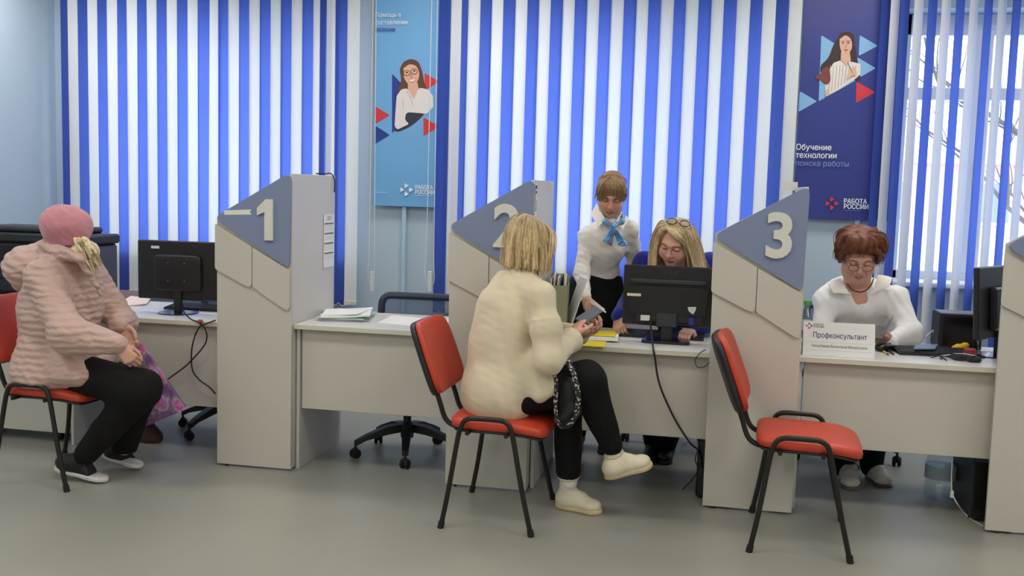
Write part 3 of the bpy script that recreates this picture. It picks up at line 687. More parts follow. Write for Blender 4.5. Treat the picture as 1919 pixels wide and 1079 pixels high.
def keyboard(label, x, y, rz, wd=.44, dp=.15, z=MZ, mk='black_plastic'):
    t = thing('keyboard', label, 'keyboard', (x, y, z), rz)
    obj('keyboard_base', MB().prism([(-dp/2, 0), (dp/2, 0), (dp/2, .026), (-dp/2, .012)], -wd/2, wd/2, 'yz'), mk, t)
    o = MB()
    for r in range(6):
        n = 15 if r else 6
        for k in range(22):
            if r == 0 and 4 < k < 12: continue
            cx = -wd/2+.016+k*(wd-.03)/21.3; cy = -dp/2+.018+r*.022; cz = .012+.014*(cy+dp/2)/dp
            o.box((cx-.007, cy-.008, cz-.001), (cx+.007, cy+.008, cz+.005))
        if r == 0: o.box((-.1, -dp/2+.010, .012), (.02, -dp/2+.026, .0185))
    k_ = obj('keys', o, 'dark_grey_plastic', t, smooth=None); k_['kind'] = 'stuff'
    return t
keyboard('black keyboard lying behind the left monitor', -2.93, 5.42, .03)
keyboard('black keyboard on the desk behind the wide monitor', -.265, 5.335, .0)
keyboard('black keyboard angled beside the mouse on the name card desk', 1.09, 5.26, .10, .40)
# right-hand monitor, seen from its side
t = thing('monitor', 'black monitor seen edge-on beside the partition at the right', 'monitor', (1.355, 5.32, MZ), 0)
R_ = rotm(0, 0, math.radians(55)); Rk = R_@rotm(-.06, 0, 0)
obj('screen_housing', MB().box((-.24, -.014, -.175), (.24, .014, .175), .006, R=Rk, c=(0, 0, .27)), 'monitor_back', t)
obj('rear_housing', MB().box((-.12, -.02, -.105), (.13, .02, .105), .012, R=Rk, c=R_@V(.01, -.03, .24)), 'monitor_back', t)
obj('rear_ridge', MB().box((-.10, -.004, -.004), (.11, .004, .004), .002, R=Rk, c=R_@V(.01, -.052, .335)), 'dark_grey_plastic', t)
obj('screen', MB().box((-.228, -.001, -.160), (.228, .001, .160), R=Rk, c=R_@V(0, .0145, .27)), 'screen_dark', t, smooth=None)
obj('stand_neck', MB().box((-.03, -.035, .01), (.03, -.005, .16), .006, R=R_, c=R_@V(0, -.03, .085)), 'black_plastic', t); obj('stand_base', MB().lathe([(0, 0), (.10, 0), (.10, .006), (.03, .014), (0, .015)], n=28), 'black_gloss', t)
t = thing('speaker_box', 'low black box standing beside the right monitor', 'speaker', (1.235, 5.56, MZ), .0)
obj('box_body', MB().box((-.105, -.10, 0), (.105, .085, .185), .006), 'black_plastic', t); obj('box_front', MB().box((-.085, -.104, .02), (.085, -.099, .165), .004), 'black_gloss', t)
def mouse(label, x, y, rz):
    t = thing('computer_mouse', label, 'mouse', (x, y, MZ), rz)
    obj('mouse_shell', superell((.031, .055, .018), .7, .6, 28, 12, fn=lambda a, b, c: (a*(1-.12*b/.055), b, max(0, c+.016+.005*math.cos(b*25)))), 'black_gloss', t, smooth=60)
    obj('scroll_wheel', MB().lathe([(0, -.003), (.008, -.003), (.008, .003), (0, .003)], c=(0, .028, .033), n=14, R=rotm(0, math.pi/2, 0)), 'dark_grey_plastic', t)
    obj('mouse_cable', MB().tube(bez([(0, .055, .008), (.01, .09, .004), (.07, .12, .003), (.14, .07, .003), (.20, .10, .003)], 6), .0018, 6), 'cord_black', t)
mouse('black computer mouse beside the name card', .845, 5.27, -1.0)
def pc_tower(label, x, y, rz, sx=.17, sy=.40, sz=.40):
    t = thing('computer_tower', label, 'computer', (x, y, 0), rz)
    obj('case', MB().box((-sx/2, -sy/2, .012), (sx/2, sy/2, sz), .004), 'black_plastic', t)
    obj('front_bezel', MB().box((-sx/2, -sy/2-.02, .012), (sx/2, -sy/2+.002, sz), .008), 'black_gloss', t)
    obj('drive_door', MB().box((-sx/2+.006, -sy/2-.024, sz-.11), (sx/2-.006, -sy/2-.018, sz-.06), .002), 'dark_grey_plastic', t)
    f = MB()
    for a in (-1, 1):
        for b in (-1, 1): f.cyl((a*(sx/2-.008), b*(sy/2-.04), 0), (a*(sx/2-.008), b*(sy/2-.04), .014), .006, n=10)
    obj('feet', f, 'rubber', t)
pc_tower('black computer tower on the floor half hidden behind partition three', .045, 5.21, 0, .185, .42, .40)
pc_tower('black computer tower on the floor behind the right partition', 1.325, 5.215, 0, .185, .40, .40)

# printer on its table, pedestal
mat('printer_body', (38, 40, 44), .45, var=.06); mat('printer_grey', (74, 78, 88), .4, var=.05); mat('table_wood', (118, 84, 58), .45, var=.25, vscale=8, stretch=(1, 8, 8))
t = thing('wooden_table', 'brown wooden table under the black copier at the far left', 'table', (-4.45, 5.82, 0))
obj('tabletop', MB().box((-.50, -.42, .722), (.78, .36, .75), .004), 'table_wood', t)
for a in (-.46, .70):
    for b in (-.38, .30): obj('leg', MB().box((a-.025, b-.025, 0), (a+.025, b+.025, .722), .003), 'table_wood', t)
obj('apron', MB().box((-.44, -.37, .62), (.68, -.35, .722)), 'table_wood', t)
t = thing('copier', 'large black office copier on the table behind the pink coat', 'copier', (-4.16, 5.77, .75))
obj('copier_body', MB().box((-.42, -.15, .0), (.34, .15, .335), .012), 'printer_body', t)
obj('side_panel', MB().box((.335, -.14, .02), (.348, .14, .32), .004), 'printer_grey', t)
obj('scanner_unit', MB().box((-.44, -.165, .335), (.36, .16, .395), .012), 'printer_body', t)
obj('lid', MB().box((-.43, -.15, .395), (.24, .16, .435), .014), 'printer_body', t)
obj('control_panel', MB().prism([(.0, .0), (.14, .0), (.14, .03), (.0, .055)], .14, .34, 'yz').box((.15, .03, .02), (.33, .10, .05), .003), 'printer_grey', t, loc=(0, -.255, .34))
for k in range(2):
    tr_ = obj('paper_tray', MB().box((-.40, -.165, .02+k*.085), (.32, -.148, .098+k*.085), .005), 'printer_body', t); obj('tray_handle', MB().box((-.10, -.174, .05+k*.085), (.08, -.164, .068+k*.085), .003), 'black_gloss', tr_)
obj('output_slot', MB().box((-.38, -.152, .22), (.30, -.145, .31)), 'black_gloss', t)
obj('badge', MB().box((.348, -.10, .07), (.350, -.06, .105)), 'sticker_white', t, smooth=None)
t = thing('drawer_pedestal', 'white drawer unit on casters behind the pink coat woman\'s chair', 'cabinet', (-3.85, 5.02, 0))
obj('cabinet_body', MB().box((-.42, 0, .055), (.30, .34, .64), .003), 'desk_side', t)
obj('door', MB().box((-.418, -.018, .058), (.298, -.001, .638), .003), 'desk_grey', t)
for a in (-.36, .20):
    for b in (.06, .28):
        obj('caster', MB().lathe([(0, -.018), (.024, -.018), (.027, -.01), (.027, .01), (.024, .018), (0, .018)], c=(a, b, .027), n=14, R=rotm(0, math.pi/2, 0)).box((a-.012, b-.02, .03), (a+.012, b+.02, .056)), 'rubber', t)
# ------------------------------------------------------------------ smooth blended bodies (distance field -> surface net)
def nrm(v): v = np.array(v, float); return v/np.linalg.norm(v)
def frame(fwd, up=(0, 0, 1)):
    "columns: side, forward, up"
    f = nrm(fwd); s = nrm(np.cross(f, up)); u = np.cross(s, f); return np.stack([s, f, u], 1)
class SDF:
    def __init__(s, prims, h, pad=.05):
        lo = np.full(3, 1e9); hi = -lo
        for p in prims:
            if p[-1] == 'sub': continue
            l, u = s.bb(p); lo = np.minimum(lo, l); hi = np.maximum(hi, u)
        s.h = h; s.lo = lo-pad; n = np.ceil((hi+pad-s.lo)/h).astype(int)+1
        s.d = np.full(n, .3, np.float32); s.ax = [s.lo[i]+h*np.arange(n[i], dtype=np.float32) for i in range(3)]
        for p in prims: s.add(p)
    def bb(s, p):
        if p[0] == 'c': a, b = np.array(p[1]), np.array(p[2]); r = max(p[3], p[4]); return np.minimum(a, b)-r, np.maximum(a, b)+r
        c = np.array(p[1]); r = max(p[2]); return c-r, c+r
    def add(s, p):
        sub = p[-1] == 'sub'; k = p[5] if p[0] == 'c' else p[4]
        l, u = s.bb(p); m = max(k, .02)+3*s.h; i0 = np.maximum(0, np.floor((l-m-s.lo)/s.h).astype(int)); i1 = np.minimum(s.d.shape, np.ceil((u+m-s.lo)/s.h).astype(int)+1)
        if np.any(i1 <= i0): return
        sl = tuple(slice(a, b) for a, b in zip(i0, i1)); x = s.ax[0][sl[0]][:, None, None]; y = s.ax[1][sl[1]][None, :, None]; z = s.ax[2][sl[2]][None, None, :]
        if p[0] == 'c':
            a = np.array(p[1], float); b = np.array(p[2], float); ab = b-a; L2 = max(ab@ab, 1e-9)
            t = np.clip(((x-a[0])*ab[0]+(y-a[1])*ab[1]+(z-a[2])*ab[2])/L2, 0, 1)
            d = np.sqrt((x-a[0]-t*ab[0])**2+(y-a[1]-t*ab[1])**2+(z-a[2]-t*ab[2])**2)-(p[3]+(p[4]-p[3])*t)
        else:
            c = np.array(p[1], float); r = np.array(p[2], float); R = p[3] if p[3] is not None else np.eye(3)
            X, Y, Z = x-c[0], y-c[1], z-c[2]; q = [X*R[0, i]+Y*R[1, i]+Z*R[2, i] for i in range(3)]
            k0 = np.sqrt(sum((q[i]/r[i])**2 for i in range(3))); k1 = np.sqrt(sum((q[i]/r[i]**2)**2 for i in range(3)))+1e-6; d = k0*(k0-1)/k1
        D = s.d[sl]
        if sub: d = -d; h = np.maximum(k-np.abs(D-d), 0)/k; s.d[sl] = np.maximum(D, d)+h*h*k*.25
        else: h = np.maximum(k-np.abs(D-d), 0)/k; s.d[sl] = np.minimum(D, d)-h*h*k*.25
    def cut(s, pt, n, soft=.006):
        n = nrm(n); d = (s.ax[0][:, None, None]-pt[0])*n[0]+(s.ax[1][None, :, None]-pt[1])*n[1]+(s.ax[2][None, None, :]-pt[2])*n[2]
        h = np.maximum(soft-np.abs(s.d-d), 0)/soft; s.d = np.maximum(s.d, d)+h*h*soft*.25
    def disp(s, fn):
        m = np.abs(s.d) < .06; i = np.nonzero(m); P = np.stack([s.ax[k][i[k]] for k in range(3)], 1); s.d[i] += fn(P).astype(np.float32)
    def mesh(s, smooth=1):
        d = s.d; n = d.shape; neg = d < 0; c = np.zeros((n[0]-1, n[1]-1, n[2]-1), np.int8)
        for i in (0, 1):
            for j in (0, 1):
                for k in (0, 1): c += neg[i:n[0]-1+i, j:n[1]-1+j, k:n[2]-1+k]
        act = (c > 0) & (c < 8); idx = np.full(act.shape, -1, np.int64); I = np.nonzero(act); N = len(I[0]); idx[I] = np.arange(N)
        acc = np.zeros((N, 3)); cnt = np.zeros(N); base = np.stack(I, 1)
        for a in range(3):
            b, e = [q for q in range(3) if q != a]
            for u in (0, 1):
                for v in (0, 1):
                    o = np.zeros(3, int); o[b] = u; o[e] = v; o2 = o.copy(); o2[a] = 1
                    v0 = d[tuple((base+o).T)]; v1 = d[tuple((base+o2).T)]; m = (v0 < 0) != (v1 < 0)
                    t = v0[m]/(v0[m]-v1[m]); pt = np.tile(o.astype(float), (m.sum(), 1)); pt[:, a] = t; acc[m] += pt; cnt[m] += 1
        P = (base+acc/cnt[:, None])*s.h+s.lo; Q = []
        for a in range(3):
            b, e = (a+1) % 3, (a+2) % 3; sl0 = [slice(None)]*3; sl1 = [slice(None)]*3; sl0[a] = slice(0, n[a]-1); sl1[a] = slice(1, n[a])
            s0 = neg[tuple(sl0)]; s1 = neg[tuple(sl1)]; E = np.stack(np.nonzero(s0 != s1), 1)
            E = E[(E[:, b] > 0) & (E[:, e] > 0) & (E[:, b] < n[b]-1) & (E[:, e] < n[e]-1)]
            fl = s0[tuple(E.T)]; q = []
            for (u, v) in ((1, 1), (0, 1), (0, 0), (1, 0)):
                o = E.copy(); o[:, b] -= u; o[:, e] -= v; q.append(idx[tuple(o.T)])
            q = np.stack(q, 1); q[~fl] = q[~fl][:, ::-1]; Q.append(q)
        Q = np.concatenate(Q); Q = Q[(Q >= 0).all(1)]
        for _ in range(smooth):
            A = np.zeros_like(P); w_ = np.zeros(len(P))
            for i in range(4): np.add.at(A, Q[:, i], P[Q[:, (i+1) % 4]]); np.add.at(w_, Q[:, i], 1); np.add.at(A, Q[:, (i+1) % 4], P[Q[:, i]]); np.add.at(w_, Q[:, (i+1) % 4], 1)
            P = P*.45+.55*A/np.maximum(w_, 1)[:, None]
        return P, Q
def np_mesh(name, parts):
    "parts: list of (verts, quads, colours or None) joined into one mesh"
    vs = []; qs = []; cs = []; n = 0
    for P, Q, C in parts:
        vs.append(P); qs.append(Q+n); n += len(P); cs.append(np.ones((len(P), 3)) if C is None else (np.tile(C, (len(P), 1)) if np.ndim(C) == 1 else C))
    P = np.concatenate(vs); Q = np.concatenate(qs); C = np.concatenate(cs); me = bpy.data.meshes.new(name)
    me.vertices.add(len(P)); me.vertices.foreach_set('co', P.astype(np.float32).ravel()); me.loops.add(len(Q)*4); me.loops.foreach_set('vertex_index', Q.astype(np.int32).ravel())
    me.polygons.add(len(Q)); me.polygons.foreach_set('loop_start', (np.arange(len(Q))*4).astype(np.int32)); me.update(calc_edges=True)
    ca = me.color_attributes.new('Col', 'FLOAT_COLOR', 'POINT'); ca.data.foreach_set('color', np.concatenate([C, np.ones((len(C), 1))], 1).astype(np.float32).ravel())
    me.polygons.foreach_set('use_smooth', np.ones(len(Q), bool)); me.update(); return me
_nd = RNG.normal(size=(14, 3)); _np = RNG.uniform(0, 6.28, 14)
def wob(P, f, seed=0):
    "smooth wandering noise, about -1..1"
    o = 0
    for i in range(5): k = (i+seed*3) % 14; o = o+np.sin(P@(_nd[k]*f)+_np[k]+1.3*np.sin(P@(_nd[(k+5) % 14]*f*.6)+_np[(k+2) % 14]))
    return o/3.2
def sob(t, name, P_Q_C, m, label=None):
    "surface part of a person, stored relative to the person's base"
    b = np.array(t.location); parts = [(P-b, Q, C) for P, Q, C in P_Q_C]
    return obj(name, np_mesh(name, parts), m, t, smooth=None, label=label)
col_mat('skin', .45, .35, sss=.12, var=.04, vscale=40)
col_mat('hair', .42, .45, bump=.3, bscale=26, stretch=(12, 12, 1.0), var=.25, vscale=26)
col_mat('knit', .9, .15, bump=.15, bscale=220, sheen=.25, var=.03, vscale=12)
col_mat('cotton', .75, .25, bump=.12, bscale=25, var=.03, vscale=8)
col_mat('black_cloth', .85, .2, bump=.2, bscale=120, var=.15, vscale=15)
col_mat('shoe_leather', .5, .4, bump=.1, bscale=90, var=.06, vscale=20)
col_mat('felt', .95, .1, bump=.3, bscale=140, sheen=.3, var=.06, vscale=30)
# quilted coat: wavy stitched rows
m = bpy.data.materials.new('quilt'); m.use_nodes = True; nt = m.node_tree; N = nt.nodes; L = nt.links; b_ = N['Principled BSDF']; b_.inputs['Roughness'].default_value = .55; b_.inputs['Sheen Weight'].default_value = .2
at_ = N.new('ShaderNodeAttribute'); at_.attribute_name = 'Col'; L.new(at_.outputs['Color'], b_.inputs['Base Color'])
tc = N.new('ShaderNodeTexCoord'); wv = N.new('ShaderNodeTexWave'); wv.bands_direction = 'Z'; wv.inputs['Scale'].default_value = 9.5; wv.inputs['Distortion'].default_value = 3.2; wv.inputs['Detail'].default_value = 1.5; wv.inputs['Detail Scale'].default_value = 2.6
wv2 = N.new('ShaderNodeTexNoise'); wv2.inputs['Scale'].default_value = 26; ad = N.new('ShaderNodeMath'); ad.operation = 'MULTIPLY_ADD'; ad.inputs[1].default_value = .45
bp = N.new('ShaderNodeBump'); bp.inputs['Strength'].default_value = .45; bp.inputs['Distance'].default_value = .008
L.new(tc.outputs['Object'], wv.inputs['Vector']); L.new(tc.outputs['Object'], wv2.inputs['Vector']); L.new(wv2.outputs['Fac'], ad.inputs[0]); L.new(wv.outputs['Fac'], ad.inputs[2]); L.new(ad.outputs[0], bp.inputs['Height']); L.new(bp.outputs[0], b_.inputs['Normal']); MATS['quilt'] = m

SKIN = np.array(lin((206, 158, 136)))
def head_mesh(c, fwd, up, neck_to, skin=SKIN, brow=(110, 80, 60), lip=(178, 96, 92), sc=1., plump=0., neck_r=.053, age=0):
    R = frame(fwd, up); W = lambda x, y, z: np.array(c)+R@(np.array([x, y, z])*sc)
    E = lambda x, y, z, rx, ry, rz, k=.02, *s: ('e', W(x, y, z), np.array([rx, ry, rz])*sc, R, k)+s
    C = lambda a, b, ra, rb, k=.015: ('c', W(*a), W(*b), ra*sc, rb*sc, k)
    pl = plump
    P = [E(0, -.014, .036, .073, .092, .083), E(0, .026, -.032, .056+pl, .060, .072, .03), E(0, .064, -.088, .022+pl*.5, .018, .018, .03)]
    for s in (-1, 1):
        P += [E(s*.036, .054, -.034, .027+pl, .028, .030, .03), E(s*.074, -.004, -.008, .008, .019, .031, .008), E(s*(.030), .0, -.075, .030+pl, .045, .028, .03)]
    P += [C((-.040, .074, .030), (0, .086, .028), .011, .012, .02), C((.040, .074, .030), (0, .086, .028), .011, .012, .02)]
    for s in (-1, 1): P += [E(s*.031, .092, .006, .018, .012, .011, .012, 'sub'), E(s*.031, .076, .006, .016, .0125, .011, .006)]
    P += [C((0, .088, .018), (0, .106, -.026), .0065, .0105, .012), E(-.010, .098, -.030, .008, .009, .007, .008), E(.010, .098, -.030, .008, .009, .007, .008)]
    P += [C((-.021, .080, -.058), (0, .0905, -.054), .0035, .0062, .007), C((.021, .080, -.058), (0, .0905, -.054), .0035, .0062, .007), C((-.017, .080, -.064), (.0, .0885, -.067), .004, .0072, .007), C((.017, .080, -.064), (.0, .0885, -.067), .004, .0072, .007)]
    if age: P += [E(0, .03, -.105, .042+pl, .045, .025, .03)]
    P += [('c', W(0, -.022, -.055), np.array(neck_to), neck_r*sc, neck_r*1.08*sc, .035)]
    V_, Q = SDF(P, .0028).mesh(1); q = (V_-np.array(c))@R/sc; col = np.tile(skin, (len(V_), 1)); x, y, z = q.T; ax = np.abs(x)
    def paint(mask, cc, a=1.): m_ = (np.clip(mask, 0, 1)*a)[:, None]; col[:] = col*(1-m_)+np.array(lin(cc))*m_
    fr = y > .045
    paint(fr*np.exp(-(((ax-.036)/.020)**2+((z+.03)/.018)**2)), (214, 130, 116), .45)
    bz = .028-.25*(ax-.03)**2/.02; paint(fr*(np.abs(z-bz) < .0042)*(ax > .014)*(ax < .047), brow, .8)
    lz = .001-((ax-.031)/.016)**2*-.004; paint(fr*(np.abs(z-lz) < .0026)*(ax > .015)*(ax < .047), (48, 34, 30), .85)
    paint(fr*(z > .003)*(z < .014)*(ax > .015)*(ax < .046), (172, 120, 104), .35)
    lp = (ax < .0225)*(z < -.050+.0)*(z > -.0745+ax*.35)*(z < -.0505-ax*.30)*(y > .07); paint(lp.astype(float), lip, .9)
    paint((fr*(np.abs(z+.0608) < .0016)*(ax < .021)*(y > .07)).astype(float), (110, 54, 52), .8)
    paint(fr*((np.abs(ax-.009) < .0035)*(np.abs(z+.0355) < .003)), (120, 76, 64), .7)
    if age: paint(fr*(np.exp(-(((ax-.030-.3*(-.04-z))/.004)**2)))*(z < -.03)*(z > -.07), (160, 112, 96), .5)
    return (V_, Q, col), R, W
def hand_mesh(wrist, d, n, thumb, curl=.5, sc=1., skin=SKIN, grip=None, spread=.09, thumb_out=.6):
    "d: wrist to knuckles, n: the way the palm faces, thumb: +1/-1 side; curl per joint in radians"
    d = nrm(d); n = np.array(n, float); n = nrm(n-d*(n@d)); s = np.cross(d, n)*thumb; wrist = np.array(wrist, float)
    W = lambda a, b, c_: wrist+(d*a+s*b+n*c_)*sc
    P = [('c', W(-.03, 0, 0), W(.012, 0, 0), .025*sc, .024*sc, .015)]
    fing = [(.026, .086, (.042, .026, .020), .0088), (.008, .090, (.046, .029, .021), .0092), (-.010, .086, (.042, .027, .020), .0086), (-.027, .077, (.033, .021, .017), .0076)]
    for i, (b, a, ls, r) in enumerate(fing):
        P.append(('c', W(.01, b*.6, 0), W(a, b, 0), .0125*sc, .0105*sc, .014))
        ang = 0.; p0 = (a, b, 0.); sp = b*spread*6
        for j, l in enumerate(ls):
            cu = curl[i] if isinstance(curl, (list, tuple)) else curl
            ang += cu*(.9 if j == 0 else 1.15 if j == 1 else .8); p1 = (p0[0]+l*math.cos(ang), p0[1]+l*sp*.3, p0[2]+l*math.sin(ang))
            P.append(('c', W(*p0), W(*p1), r*sc*(1-.10*j), r*sc*(1-.10*(j+1)), .004)); p0 = p1
    t0 = (.018, .022, .006); t1 = (.048, .022+.028*thumb_out, .018); t2 = (.078, .020+.036*thumb_out, .030); t3 = (.102, .014+.036*thumb_out, .038)
    P += [('c', W(*t0), W(*t1), .0135*sc, .0115*sc, .012), ('c', W(*t1), W(*t2), .0108*sc, .0098*sc, .005), ('c', W(*t2), W(*t3), .0098*sc, .0078*sc, .004)]
    V_, Q = SDF(P, .0026, .03).mesh(1); return (V_, Q, skin), W
def under(prims, f=.74, skin=SKIN):
    "the body beneath the clothes: the same limbs, slimmer"
    o = []
    for p in prims:
        if p[-1] == 'sub': continue
        o.append(('c', p[1], p[2], p[3]*f, p[4]*f, p[5]) if p[0] == 'c' else ('e', p[1], np.array(p[2])*f, p[3], p[4]))
    V_, Q = SDF(o, .011).mesh(1); return (V_, Q, skin)
def cloth(t, name, prims, h, m, color, cuts=(), fold=None, label=None, smooth=1, subs=(), paint=None):
    S = SDF(list(prims)+list(subs), h)
    if fold: S.disp(fold)
    for c in cuts: S.cut(*c)
    V_, Q = S.mesh(smooth); col = np.tile(np.array(lin(color)), (len(V_), 1))
    if paint: paint(V_, col)
    return sob(t, name, [(V_, Q, col)], m, label)
def chain(pts, rs, k=.03): return [('c', pts[i], pts[i+1], rs[i], rs[i+1], k) for i in range(len(pts)-1)]
def shoe(t, heel, toe, side_w, upper, sole, high=.0, lean=(0, 0, 1), mats=('shoe_leather', 'shoe_leather'), sole_h=.022, name='shoe', ankle=None, laces=False):
    heel = np.array(heel, float); toe = np.array(toe, float); f = toe-heel; L_ = np.linalg.norm(f); f /= L_; u = np.array(lean, float); u = nrm(u-f*(u@f)); s = np.cross(f, u); w_ = side_w
    W = lambda a, b, c: heel+f*a*L_+s*b+u*c
    R = np.stack([f, s, u], 1)
    P = [('e', W(.17, 0, .045), (.17*L_+.01, w_*.82, .040), R, .02), ('e', W(.45, 0, .040), (.25*L_, w_*.9, .038), R, .03), ('e', W(.76, 0, .034), (.225*L_, w_, .032), R, .03), ('c', W(.22, 0, .045), W(.50, 0, .062), .038, .030, .03)]
    ak = W(.20, 0, .10+high) if ankle is None else np.array(ankle)
    P += [('c', W(.20, 0, .05), ak, w_*.80, w_*.84, .03)]
    S = SDF(P, .005); S.cut(W(0, 0, sole_h*.6), -u); S.cut(ak, nrm(ak-W(.2, 0, .05)))
    V_, Q = S.mesh(1); o = sob(t, name, [(V_, Q, np.array(lin(upper)))], mats[0])
    P = [('e', W(.19, 0, sole_h*.5), (.19*L_+.012, w_*.86, .05), R, .02), ('e', W(.48, 0, sole_h*.5), (.28*L_, w_*.86, .05), R, .03), ('e', W(.77, 0, sole_h*.5), (.235*L_, w_*1.05, .05), R, .03)]
    S = SDF(P, .005); S.cut(W(0, 0, 0), -u, .003); S.cut(W(0, 0, sole_h), u, .003); V_, Q = S.mesh(0); b = np.array(t.location)
    if laces:
        for k in range(4):
            a_ = .36+.07*k; zt = .098-.011*k; lc = MB().tube(bez([W(a_, -w_*.55, zt-.012), W(a_, 0, zt), W(a_, w_*.55, zt-.012)], 3), .0035, 6); obj('lace', lc, 'cord_white', o, loc=-np.array(t.location), smooth=60)
        cl = MB().tube([ak-nrm(ak-W(.2, 0, .05))*.018+(np.cos(q*.5236)*f*.95+np.sin(q*.5236)*s*.95)*w_*.92 for q in range(12)], .009, 8, closed=True); obj('ankle_strap', cl, 'shoe_strap', o, loc=-np.array(t.location), smooth=60)
    so = obj('sole', np_mesh('sole', [(V_-b, Q, np.array(lin(sole)))]), mats[1], o, smooth=None); return o
def strand_hair(t, name, prims, strands, color, h=.0045, root=.75, topz=None, label=None, cuts=(), m='hair', noise=.0012, fine=7, fr=.0024, seed=1):
    P = list(prims)
    for pts, r0, r1 in strands:
        q = bez(pts, 3); n_ = len(q)-1
        for i in range(n_): a = r0+(r1-r0)*i/n_; b = r0+(r1-r0)*(i+1)/n_; P.append(('c', q[i], q[i+1], a, b, .006))
    S = SDF(P, h); S.disp(lambda p: noise*wob(p*np.array([1, 1, .12]), 120, 2))
    for c in cuts: S.cut(*c)
    V_, Q = S.mesh(1); col = np.tile(np.array(lin(color)), (len(V_), 1)); st = wob(V_*np.array([1, 1, .10]), 170, 1)[:, None]; col = col*(1+.22*st)
    if topz is not None: g = np.clip((V_[:, 2]-topz[0])/(topz[1]-topz[0]), 0, 1)[:, None]; col = col*(1-g*(1-root))
    parts = [(V_, Q, np.clip(col, 0, 1))]; rs_ = random.Random(seed); rn = np.random.default_rng(seed); base_c = np.array(lin(color))
    for pts, r0, r1 in strands:
        for j in range(fine):
            q = bez(pts, 4); off = rn.normal(size=3)*r0*.75; cu = rn.normal(size=3)*r0*.5; n_ = len(q)-1
            q = [v+off*(.5+.7*i/n_)+cu*math.sin(3.1*i/n_) for i, v in enumerate(q)]
            if cuts and any((np.array(v)-np.array(c[0]))@nrm(c[1]) > 0 for v in q[1:] for c in cuts): continue
            mb = MB().tube(q, [fr*(1-.6*(i/n_)**2) for i in range(n_+1)], 5, cap=False); P_ = np.array(mb.v); c_ = np.tile(base_c*rs_.uniform(.62, 1.3), (len(P_), 1))
            if topz is not None: g = np.clip((P_[:, 2]-topz[0])/(topz[1]-topz[0]), 0, 1)[:, None]; c_ = c_*(1-g*(1-root))
            parts.append((P_, np.array(mb.f), np.clip(c_, 0, 1)))
    return sob(t, name, parts, m, label)
# ------------------------------------------------------------------ woman in the pink coat
base = (-3.2, 4.48, 0); t = thing('person', 'seated woman in pink quilted coat and pink beret, seen from behind', 'person', base)
hipn, hipf = V(-3.20, 4.37, .575), V(-3.20, 4.60, .575); kn, kf = at(263, 728, 4.37), at(256, 742, 4.60)
an, af = at(163, 848, 4.40), at(233, 838, 4.62)
legs = [('e', (-3.19, 4.485, .60), (.14, .18, .09), None, .05)]+chain([hipn, kn, an], [.105, .088, .062], .05)+chain([hipf, kf, af], [.105, .088, .062], .05)
SHn, SHf = V(-3.19, 4.315, 1.02), V(-3.19, 4.655, 1.02); ELn, WRn = at(128, 628, 4.235), at(219, 645, 4.31); ELf, WRf = V(-3.04, 4.76, .74), at(223, 607, 4.60)
torso = [('e', (-3.225, 4.485, .59), (.205, .235, .16), None, .06), ('e', (-3.215, 4.485, .82), (.185, .22, .26), None, .08), ('e', (-3.19, 4.485, .96), (.150, .20, .16), None, .06), ('c', SHn, SHf, .070, .070, .06), ('c', (-3.18, 4.485, 1.06), (-3.14, 4.485, 1.13), .10, .085, .04)]
armn = chain([SHn, ELn, WRn], [.076, .076, .054], .045); armf = chain([SHf, ELf, WRf], [.085, .075, .055], .035)
hc = at(124, 436, 4.47); fw1 = nrm((.62, .76, -.12))
hd, HR, HW = head_mesh(hc, fw1, (0, 0, 1), (-3.15, 4.485, 1.10))
hn, _ = hand_mesh(at(222, 650, 4.315), (.72, .1, -.68), (-.3, .9, -.2), 1, .95); hf, _ = hand_mesh(at(228, 612, 4.60), (.6, -.1, -.75), (.3, -.9, .2), -1, .6)
sob(t, 'body', [under(torso+armn+armf+legs, .7), hd, hn, hf], 'skin')
PINK = (192, 160, 149)
def fold1(P): return .008*wob(P, 16)+.004*wob(P, 40, 1)+.0012*np.cos(P[:, 2]*190+2.2*np.sin(P[:, 0]*18)+2*np.sin(P[:, 1]*15))
skirtc = [('e', V(-3.21, 4.465, .53), (.215, .235, .10), None, .05), ('e', at(140, 703, 4.31), (.10, .075, .060), None, .04), ('e', V(-3.08, 4.49, .60), (.15, .22, .09), None, .06)]
cloth(t, 'coat', torso+armn+armf+skirtc, .0065, 'quilt', PINK, cuts=[((0, 0, .478), (0, 0, -1))], fold=fold1, label='pale pink quilted winter coat')
hood = [('e', at(100, 490, 4.43), (.08, .08, .05), None, .03), ('e', at(63, 500, 4.46), (.130, .165, .110), rotm(0, .25, 0), .03), ('c', at(50, 520, 4.42), at(110, 492, 4.40), .075, .05, .04), ('c', at(85, 462, 4.40), at(152, 484, 4.36), .030, .028, .02), ('c', at(85, 462, 4.40), at(80, 462, 4.58), .032, .032, .02), ('c', at(152, 484, 4.36), at(190, 552, 4.44), .024, .008, .02), ('c', at(80, 462, 4.58), at(152, 478, 4.62), .03, .028, .02)]
cloth(t, 'hood', hood, .0055, 'quilt', (190, 158, 147), fold=lambda P: .005*wob(P, 22)+.003*np.cos(P[:, 2]*120+P[:, 0]*60), subs=[('e', at(118, 468, 4.49), (.115, .105, .035), rotm(0, .1, 0), .02, 'sub')])
cloth(t, 'trousers', legs, .0075, 'black_cloth', (24, 23, 24), cuts=[((0, 0, .095), (0, 0, -1))], fold=lambda P: .006*wob(P, 20))
bc = at(123, 421, 4.465)
